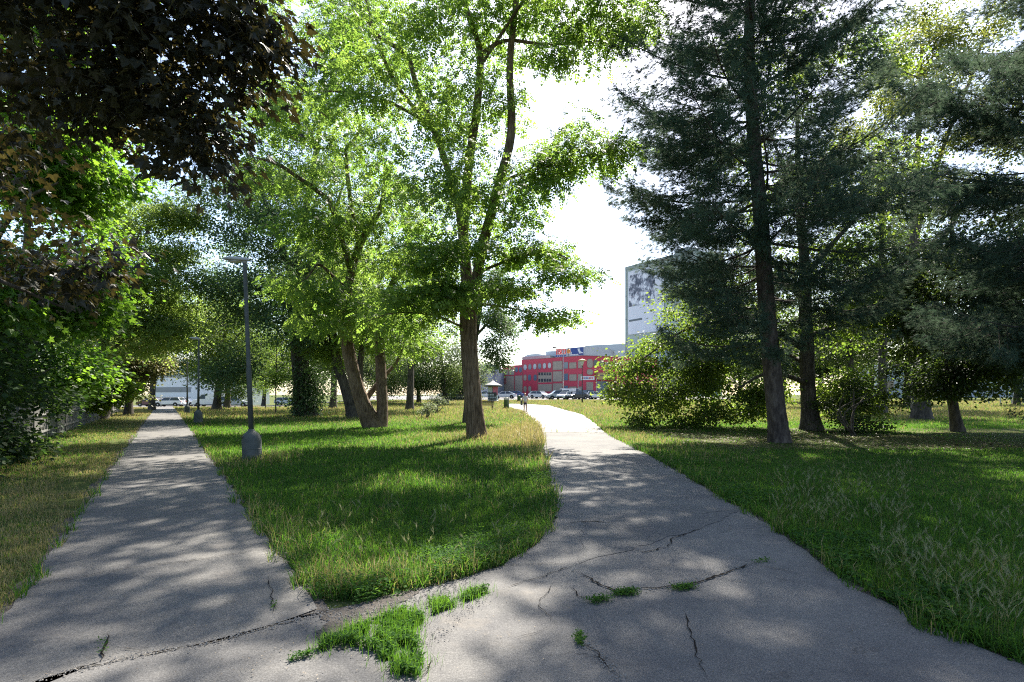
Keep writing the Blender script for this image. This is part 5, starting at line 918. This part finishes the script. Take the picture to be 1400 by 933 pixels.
def car(kind, pt, label, loc, rz, group):
    Lc, W, lo_, ca = STY[kind]; r = thing('parked_car', label, 'van' if kind == 'van' else 'car', loc, rz, group); h_ = W / 2
    b = MB(); lower = lo_; loft(b, lower, [(-h_, .93), (-h_ + .05, .985), (-h_ + .14, 1), (h_ - .14, 1), (h_ - .05, .985), (h_, .93)])
    # roof and pillars carried by the body
    top = [p for p in ca]; hw0, hw1 = h_ - .08, h_ - .24
    def cabin(y_s, dz): return [(-1 if y_s < 0 else 1)]
    zt = max(p[1] for p in ca)
    roofp = [(ca[1][0] + .06, -hw1), (ca[1][0] + .06, hw1), (ca[2][0] - .04, hw1), (ca[2][0] - .04, -hw1)]
    b.prism(roofp, (0, 0, ca[1][1] - .01), (1, 0, 0), (0, 1, 0), (0, 0, .06))
    for s_ in (-1, 1):
        for (p0, p1, rr) in ((ca[0], ca[1], .04), (ca[3], ca[2], .06), ((ca[0][0] * .25 + ca[3][0] * .3, ca[3][1]), ((ca[1][0] + ca[2][0]) / 2, ca[1][1]), .04)):
            b.tube([(p0[0], s_ * (hw0 + .005), p0[1]), (p1[0], s_ * (hw1 + .005), p1[1])], rr, 6)
    if kind == 'van': 
        for s_ in (-1, 1): b.prism([(.5, 1.25), (.5, 1.93), (-2.5, 1.99), (-2.6, 1.25)], (0, s_ * (hw0 + .01) - (0 if s_ > 0 else 0), 0), (1, 0, 0), (0, 0, 1), (0, s_ * .03 - s_ * .06, 0))
    body = b.build('body', pt, r)
    g = MB(); V = []
    for p in ca:
        hw = hw0 if p[1] < ca[0][1] + .3 else hw1; V += [(p[0], -hw, p[1]), (p[0], hw, p[1])]
    g.add(V, [[0, 1, 3, 2], [2, 3, 5, 4], [4, 5, 7, 6], [0, 2, 4, 6], [1, 7, 5, 3]]); g.build('windows', M['car_glass'], r)
    wx = Lc * .31
    for sx_ in (1, -1):
        for sy_ in (1, -1):
            w_ = MB().lathe([(.2, -.1), (.3, -.1), (.325, -.07), (.325, .07), (.3, .1), (.2, .1)], 20, (0, 0, 0), axis='y').build('wheel', M['tyre'], r, loc=(sx_ * wx, sy_ * (h_ - .08), .325)); MB().lathe([(.03, -.105), (.2, -.095), (.2, .095), (.03, .105)], 12, (0, 0, 0), axis='y').build('rim', M['rim'], w_)
    a_ = MB()
    for sx_ in (1, -1):
        for sy_ in (1, -1): a_.lathe([(.38, -.02), (.38, .02)], 18, (sx_ * wx, sy_ * (h_ - .01), .36), axis='y')
    a_.box((0, 0, .3), (Lc * .8, W * .9, .14)); a_.build('underbody', M['plastic'], r)
    for sy_ in (1, -1):
        MB().box((lo_[1][0] - .06, sy_ * (h_ - .3), .68), (.16, .36, .15)).build('headlight', M['head_light'], r); MB().box((-Lc / 2 + .06, sy_ * (h_ - .2), .86), (.14, .22, .22)).build('tail_light', M['red_light'], r)
        MB().box((ca[0][0] - .15, sy_ * (h_ + .05), ca[0][1] + .07), (.12, .2, .13)).build('mirror', pt, r)
    MB().box((lo_[1][0] + .005, 0, .5), (.03, .9, .14)).box((lo_[1][0] - .01, 0, .36), (.08, W * .85, .16)).build('bumper', M['plastic'], r); MB().box((-Lc / 2 - .01, 0, .62), (.03, .52, .12)).build('number_plate', M['plate'], r)
    return r
def place(kind, pt, label, px, d, rz, group, dz=0):
    x_ = (px - CX) / F * d; return car(kind, M[pt], label, (x_, d, float(gz(x_, d)) + .03 + dz), math.radians(rz), group)
g1 = 'cars parked in front of the red building'; g2n = 'cars standing at the end of the left path'
place('hatch', 'p_white', 'white car with steep rear window, first right of the walking person', 738, 112, -35, g1)
place('minivan', 'p_silver', 'silver minivan standing in front of the tan wall panels', 763.5, 104, 190, g1)
place('van', 'p_white', 'long white van partly hidden behind the silver minivan', 783, 122, 8, g1)
place('hatch', 'p_white', 'white hatchback with rounded nose between the minivan and the black car', 773.5, 103.2, 232, g1)
place('sedan', 'p_black', 'black sedan in front of the facade corner', 788, 103.5, 215, g1)
place('minivan', 'p_black', 'dark people carrier just right of the black sedan', 798.5, 107, 120, g1)
place('hatch', 'p_white', 'pale car half hidden by the linden boughs, near the entrance', 810.5, 106, 30, g1)
place('sedan', 'p_grey', 'dark grey car at the edge of the linden boughs', 819, 109, 205, g1)
place('sedan', 'p_white', 'white car left of the walking person, behind the green bin', 690, 112, 175, g1)
place('sedan', 'p_blue', 'blue car left of the walking person', 702.5, 120, 172, g1)
place('hatch', 'p_teal', 'teal car beside the white one right of the walking person', 731, 118, 250, g1)
place('hatch', 'p_white', 'white car in the gap just right of the big trunk', 663, 112, 185, g1)
place('sedan', 'p_white', 'white car seen far away left of the big trunk', 612, 128, 180, g1)
place('wagon', 'p_white', 'white estate car parked broadside at the end of the left path', 232, 95, 180, g2n)
place('hatch', 'p_dkred', 'dark red car left of the white estate car', 206, 97, 176, g2n)
place('hatch', 'p_white', 'white hatchback tucked behind the far right lamp by the estate car', 254, 99, 4, g2n)
place('van', 'p_white', 'white van behind the dark-leaved linden', 289, 90, 182, g2n)
place('wagon', 'p_silver', 'silver estate car right of the white van, seen under drooping leaves', 320, 88, 15, g2n)
place('hatch', 'p_white', 'small pale car glimpsed right of the young trees', 391, 112, 0, g2n)

# ---- street furniture at the end of the wide path
M['cone'] = mat('pale_roof_cone', (.26, .25, .235), (.2, .19, .18), .6, 5); M['poster_red'] = mat('poster_red', (.5, .06, .14), (.55, .2, .25), .5, 7); M['poster_white'] = mat('poster_white', (.62, .64, .66), (.35, .4, .45), .5, 6); M['board_black'] = mat('dark_board', (.02, .022, .025), (.10, .10, .10), .6, 9); M['green'] = mat('bin_green', (.05, .095, .05), (.07, .12, .065), .5, 6); M['wood'] = mat('bench_wood', (.09, .055, .035), (.14, .09, .06), .7, 4, mapscale=(8, 1, 1))
x0, y0_, z0 = at(674, 549.3); hs = (549.3 - 521) / F * y0_
ad = thing('advertising_column', 'small advertising column with conical roof and posters left of the path', 'kiosk', (x0, y0_, z0)); w = .95
MB().lathe([(w * .92, 0), (w * .95, .12), (w * .85, .2), (w * .85, .22)], 8).build('base', M['zinc'], ad)
MB().lathe([(w * .83, .2), (w * .83, hs * .74)], 8).build('column', M['poster_white'], ad)
MB().lathe([(w * 1.5, hs * .74), (w * 1.52, hs * .79), (w * 1.1, hs * .83), (w * .4, hs * .93), (w * .12, hs), (.02, hs)], 20).build('roof', M['cone'], ad, True)
MB().lathe([(w * 1.45, hs * .72), (w * 1.49, hs * .738)], 20).build('roof_rim', M['board_black'], ad)
MB().box((w * .4, -w * .75, hs * .52), (w * .85, .1, hs * .42), .38).build('poster', M['poster_red'], ad); MB().box((-w * .42, -w * .76, hs * .55), (w * .7, .1, hs * .3), -.38).build('poster', M['poster_white'], ad)
MB().box((-.1, -w * .95, hs * .27), (w * 1.45, .08, hs * .34)).build('notice_board', M['board_black'], ad)
pb_ = MB()
for i_ in range(7): pb_.box((-.62 + (i_ % 4) * .33, -w * .95 - .055, hs * (.20 + .13 * (i_ // 4))), (.2, .02, .26))
pb_.build('notice', M['poster_white'], ad)
def bin_(label, px, py, hgt):
    x_, y_, z_ = at(px, py); r = thing('litter_bin', label, 'litter bin', (x_, y_, z_), .3)
    MB().lathe([(.2, .02), (.24, .05), (.27, hgt * .8), (.285, hgt * .82), (.285, hgt * .86)], 16).build('bin_body', M['green'], r, True); MB().lathe([(.30, hgt * .9), (.28, hgt * .97), (.1, hgt), (.02, hgt)], 16).build('lid', M['green'], r, True)
    MB().tube([(.26, 0, 0), (.26, 0, hgt * .93)], .025, 8).tube([(-.26, 0, 0), (-.26, 0, hgt * .93)], .025, 8).build('bracket', M['dark_metal'], r); return r
bin_('green litter bin at the left edge of the pale path', 692.5, 559, 1.15)
bin_('small green bin farther off just left of the walking person', 709.5, 549.5, 1.0)
x0, y0_, z0 = at(664, 561); bn = thing('park_bench', 'dark wooden park bench just right of the big trunk', 'bench', (x0, y0_, z0), .15)
s1 = MB(); s2_ = MB()
for k in range(4): s1.box((0, -.18 + k * .12, .45), (1.7, .1, .04))
for k in range(3): s2_.box((0, .26 + k * .03, .58 + k * .13), (1.7, .035, .1))
s1.build('seat', M['wood'], bn); s2_.build('backrest', M['wood'], bn)
for sx_ in (-.65, .65): MB().box((sx_, -.15, .215), (.06, .06, .43)).box((sx_, .24, .45), (.06, .06, .9)).box((sx_, .04, .415), (.06, .4, .05)).build('leg', M['dark_metal'], bn)
x0, y0_, z0 = at(796, 551); hl = (551 - 491) / F * y0_
lt = thing('lantern_lamp', 'slender lamp with a hat-topped lantern before the red building', 'street lamp', (x0, y0_, z0))
MB().lathe([(.12, -.05), (.12, .8), (.07, .9), (.05, hl - .9), (.05, hl - .8)], 12).build('pole', M['dark_metal'], lt, True); MB().lathe([(.1, hl - .95), (.14, hl - .8), (.3, hl - .3), (.3, hl - .25)], 14).build('lantern', M['head_light'], lt, True); MB().lathe([(.62, hl - .26), (.6, hl - .2), (.2, hl - .05), (.03, hl)], 18).build('hat', M['ochre'], lt, True)
d = 125; x0 = (770 - CX) / F * d; z0 = float(gz(x0, d)); hc = pz(475.5, d) - z0
sl = thing('street_lamp', 'tall curved-arm street lamp rising before the rooftop sign', 'street lamp', (x0, d, z0))
MB().tube([(0, 0, 0), (0, 0, hc * .5), (0, 0, hc - .8), (-.5, 0, hc - .25), (-1.5, 0, hc)], [.12, .1, .08, .06, .05], 10).build('pole', M['zinc'], sl, True); MB().lathe([(.02, -.5), (.14, -.35), (.17, 0), (.1, .4), (.02, .5)], 12, (-1.9, 0, hc + .03), axis='x').build('lamp_head', M['dark_metal'], sl, True)
x0 = (803.5 - CX) / F * 120; z0 = float(gz(x0, 120)); zs = pz(517.5, 120) - z0
ss = thing('shop_sign', 'white horizontal shop sign on a post before the red building', 'sign', (x0, 120, z0))
MB().box((-2.0, .12, zs * .5), (.14, .14, zs)).box((1.9, .12, zs * .5), (.14, .14, zs)).build('post', M['zinc'], ss); MB().box((0, 0, zs + .05), (2.85, .2, .78)).build('sign_board', M['white'], ss)
mk = MB(); xx = -1.0
for k, (wd2, cc) in enumerate(((.22, 0), (.18, 1), (.26, 1), (.2, 1), (.24, 0), (.22, 0), (.2, 0))): mk.box((xx, -.115, zs + .05), (wd2, .02, .3), 0, cc); xx += .33
mk.build('lettering', [M['sign_red'], M['sign_blue']], ss)
x0, y0_, z0 = at(220, 557); gp = thing('marker_post', 'short pale post at the end of the left path', 'post', (x0, y0_, z0)); MB().lathe([(.05, 0), (.05, 1.9), (.03, 1.95)], 10).build('post', M['zinc'], gp); MB().box((0, -.06, 1.7), (.32, .02, .4)).build('plate', M['white'], gp)

# ---- walking person
M['skin'] = mat('skin', (.42, .26, .19), (.38, .23, .165), .55, 8); M['shirt'] = mat('grey_top', (.5, .48, .5), (.42, .41, .43), .9, 6); M['shorts'] = mat('dark_shorts', (.025, .025, .05), (.035, .03, .06), .85, 9); M['hair'] = mat('hair', (.20, .15, .09), (.12, .085, .05), .6, 20); M['bag'] = mat('dark_bag', (.06, .065, .055), (.1, .105, .09), .8, 7); M['shoe'] = mat('shoe', (.25, .2, .18), (.3, .25, .22), .7, 8)
def skin(name, pts, edges, radii, m, parent, lvl=2):
    me = bpy.data.meshes.new(name); me.from_pydata(pts, edges, []); o = bpy.data.objects.new(name, me); C.objects.link(o)
    md = o.modifiers.new('s', 'SKIN'); 
    for i, rr in enumerate(radii): me.skin_vertices[0].data[i].radius = rr if isinstance(rr, tuple) else (rr, rr)
    me.skin_vertices[0].data[0].use_root = True; s2 = o.modifiers.new('u', 'SUBSURF'); s2.levels = lvl; s2.render_levels = lvl
    dg = bpy.context.evaluated_depsgraph_get(); e = bpy.data.meshes.new_from_object(o.evaluated_get(dg)); o.modifiers.clear(); o.data = e; e.materials.clear(); e.materials.append(m)
    for p in e.polygons: p.use_smooth = True
    o.parent = parent; return o
x0, y0_, z0 = at(718, 566); pe = thing('person', 'person in light grey top and dark shorts walking along the pale path', 'person', (x0, y0_, z0 + .026), .1)
# facing -Y (towards the camera): y negative is forward
J = dict(pel=(0, 0, .92), wst=(0, .0, 1.08), chs=(0, .01, 1.30), nck=(0, .01, 1.46), hd0=(0, -.01, 1.54), hd1=(0, -.015, 1.62), hd2=(0, -.005, 1.69),
         shL=(.155, .01, 1.40), elL=(.215, .03, 1.13), wrL=(.225, -.06, .90), hnL=(.225, -.08, .81), shR=(-.155, .01, 1.40), elR=(-.23, .05, 1.14), wrR=(-.235, .02, .90), hnR=(-.235, .01, .81),
         hpL=(.085, 0, .87), knL=(.09, -.10, .49), anL=(.085, -.14, .10), toL=(.09, -.29, .03), hpR=(-.085, 0, .87), knR=(-.085, -.01, .48), anR=(-.08, .17, .14), toR=(-.085, .05, .03))
K_ = list(J); ix = {k: i for i, k in enumerate(K_)}
E_ = [('pel', 'wst'), ('wst', 'chs'), ('chs', 'nck'), ('nck', 'hd0'), ('hd0', 'hd1'), ('hd1', 'hd2'), ('chs', 'shL'), ('shL', 'elL'), ('elL', 'wrL'), ('wrL', 'hnL'), ('chs', 'shR'), ('shR', 'elR'), ('elR', 'wrR'), ('wrR', 'hnR'), ('pel', 'hpL'), ('hpL', 'knL'), ('knL', 'anL'), ('anL', 'toL'), ('pel', 'hpR'), ('hpR', 'knR'), ('knR', 'anR'), ('anR', 'toR')]
RD = dict(pel=(.14, .10), wst=(.125, .09), chs=(.145, .10), nck=.055, hd0=(.068, .075), hd1=(.082, .095), hd2=(.065, .08), shL=.058, elL=.04, wrL=.028, hnL=(.03, .02), shR=.058, elR=.04, wrR=.028, hnR=(.03, .02), hpL=.088, knL=.056, anL=.036, toL=.032, hpR=.088, knR=.056, anR=.036, toR=.032)
skin('body', [J[k] for k in K_], [(ix[a], ix[b]) for a, b in E_], [RD[k] for k in K_], M['skin'], pe)
def sub(name, ks, m, grow_, extra=None, es=None):
    pts = [J[k] if isinstance(k, str) else k[0] for k in ks]; rs = [(tuple(q + grow_ for q in RD[k]) if isinstance(RD[k], tuple) else RD[k] + grow_) if isinstance(k, str) else k[1] for k in ks]
    return skin(name, pts, es or [(i, i + 1) for i in range(len(pts) - 1)], rs, m, pe)
lerp = lambda a, b, t: tuple(J[a][i] * (1 - t) + J[b][i] * t for i in range(3))
sub('shirt', ['chs', 'wst', ((0, 0, .95), (.16, .12)), ((0, .01, 1.43), .075), 'shL', (lerp('shL', 'elL', .6), .062), 'shR', (lerp('shR', 'elR', .6), .062)], M['shirt'], .022, es=[(0, 1), (1, 2), (0, 3), (0, 4), (4, 5), (0, 6), (6, 7)])
sub('shorts', ['pel', ((0, 0, 1.0), (.15, .11)), 'hpL', (lerp('hpL', 'knL', .5), .095), 'hpR', (lerp('hpR', 'knR', .5), .095)], M['shorts'], .022, es=[(0, 1), (0, 2), (2, 3), (0, 4), (4, 5)])
sub('hair', [((0, .03, 1.71), (.08, .08)), ((0, .055, 1.63), (.085, .06)), ((0, .06, 1.53), (.07, .045))], M['hair'], 0)
for s_ in ('L', 'R'): sub('shoe', [((J['an' + s_][0], J['an' + s_][1] + .03, J['an' + s_][2] - .05), .05), ((J['to' + s_][0], J['to' + s_][1], J['to' + s_][2] + .015), (.048, .038))], M['shoe'], 0)
fc = MB(); fc.lathe([(.001, -.016), (.012, -.008), (.014, .008), (.006, .02)], 8, (0, -.115, 1.605)).lathe([(.001, -.008), (.024, 0), (.001, .008)], 10, (0, -.1, 1.565))
for s_ in (-1, 1): fc.lathe([(.001, -.007), (.012, 0), (.001, .007)], 8, (s_ * .033, -.1, 1.635))
fc.build('face', M['skin'], pe)
bgt = thing('shoulder_bag', 'dark shoulder bag hanging at the side of the walking person', 'bag', (x0 - .30, y0_ + .02, z0 + .72))
bm1 = MB(); bm1.box((0, 0, .2), (.2, .34, .4), 0, 0, .85); bo = bm1.build('bag_body', M['bag'], bgt); bv = bo.modifiers.new('b', 'BEVEL'); bv.width = .05; bv.segments = 3
MB().tube([(0, -.1, .38), (.08, -.1, .6), (.16, -.02, .765), (.10, .1, .6), (0, .12, .38)], .015, 6).build('strap', M['bag'], bgt)
# ------------------------------------------------------------------ light, sky, camera
SUN_AZ, SUN_EL = math.radians(SUN[0]), math.radians(SUN[1])
sd = Vector((math.sin(SUN_AZ) * math.cos(SUN_EL), math.cos(SUN_AZ) * math.cos(SUN_EL), math.sin(SUN_EL)))
ld = bpy.data.lights.new('sun', 'SUN'); ld.energy = SUN[2]; ld.angle = math.radians(0.53); ld.color = (1, .93, .82)
lo = bpy.data.objects.new('sun', ld); C.objects.link(lo); lo.rotation_euler = (-sd).to_track_quat('-Z', 'Y').to_euler(); lo.location = (0, 0, 60)
wd = bpy.data.worlds.new('World'); sc.world = wd; wd.use_nodes = True; wn_ = wd.node_tree
sky = wn_.nodes.new('ShaderNodeTexSky'); sky.sky_type = 'NISHITA'; sky.sun_disc = False; sky.sun_elevation = SUN_EL; sky.sun_rotation = SUN_AZ; sky.air_density = 1.0; sky.dust_density = 1.6; sky.ozone_density = 1.0; sky.altitude = 250
bg = wn_.nodes['Background']; bg.inputs['Strength'].default_value = SKY; wn_.links.new(sky.outputs['Color'], bg.inputs['Color'])
cam = bpy.data.cameras.new('camera'); co_ = bpy.data.objects.new('camera', cam); C.objects.link(co_); sc.camera = co_
co_.location = (0, 0, EYE); co_.rotation_euler = (PI / 2, 0, 0); cam.sensor_width = 36; cam.lens = F / 1400 * 36; cam.shift_y = (HY - 466.5) / 1400; cam.clip_end = 6000; cam.clip_start = .05
sc.view_settings.view_transform = 'Standard'; sc.view_settings.look = 'None'; sc.view_settings.gamma = 1; sc.view_settings.exposure = EXPO; sc.view_settings.use_curve_mapping = False
sc.render.engine = 'CYCLES'; cy = sc.cycles
cy.max_bounces = 8; cy.diffuse_bounces = 4; cy.glossy_bounces = 2; cy.transmission_bounces = 5; cy.transparent_max_bounces = 6; cy.volume_bounces = 0
cy.use_denoising = False; cy.use_adaptive_sampling = False; cy.adaptive_threshold = .01; cy.sample_clamp_indirect = 6
try: cy.denoiser = 'OPENIMAGEDENOISE'; cy.denoising_input_passes = 'RGB_ALBEDO_NORMAL'; cy.denoising_prefilter = 'ACCURATE'
except Exception: pass
sc.render.use_persistent_data = False
sc.cycles.pixel_filter_type = 'BLACKMAN_HARRIS'; sc.cycles.filter_width = 1.15
# a thin veil of summer air: one closed box round everything
hm = bpy.data.materials.new('haze'); hm.use_nodes = True; hn = hm.node_tree; hn.nodes.remove(hn.nodes['Principled BSDF'])
pv = hn.nodes.new('ShaderNodeVolumePrincipled'); pv.inputs['Density'].default_value = HAZE; pv.inputs['Color'].default_value = (.92, .95, 1, 1); pv.inputs['Anisotropy'].default_value = .08; hn.links.new(pv.outputs[0], hn.nodes['Material Output'].inputs['Volume'])
if HAZE > 0: tag(MB().box((0, 180, 27), (5400, 5400, 62)).build('haze', hm), kind='stuff')
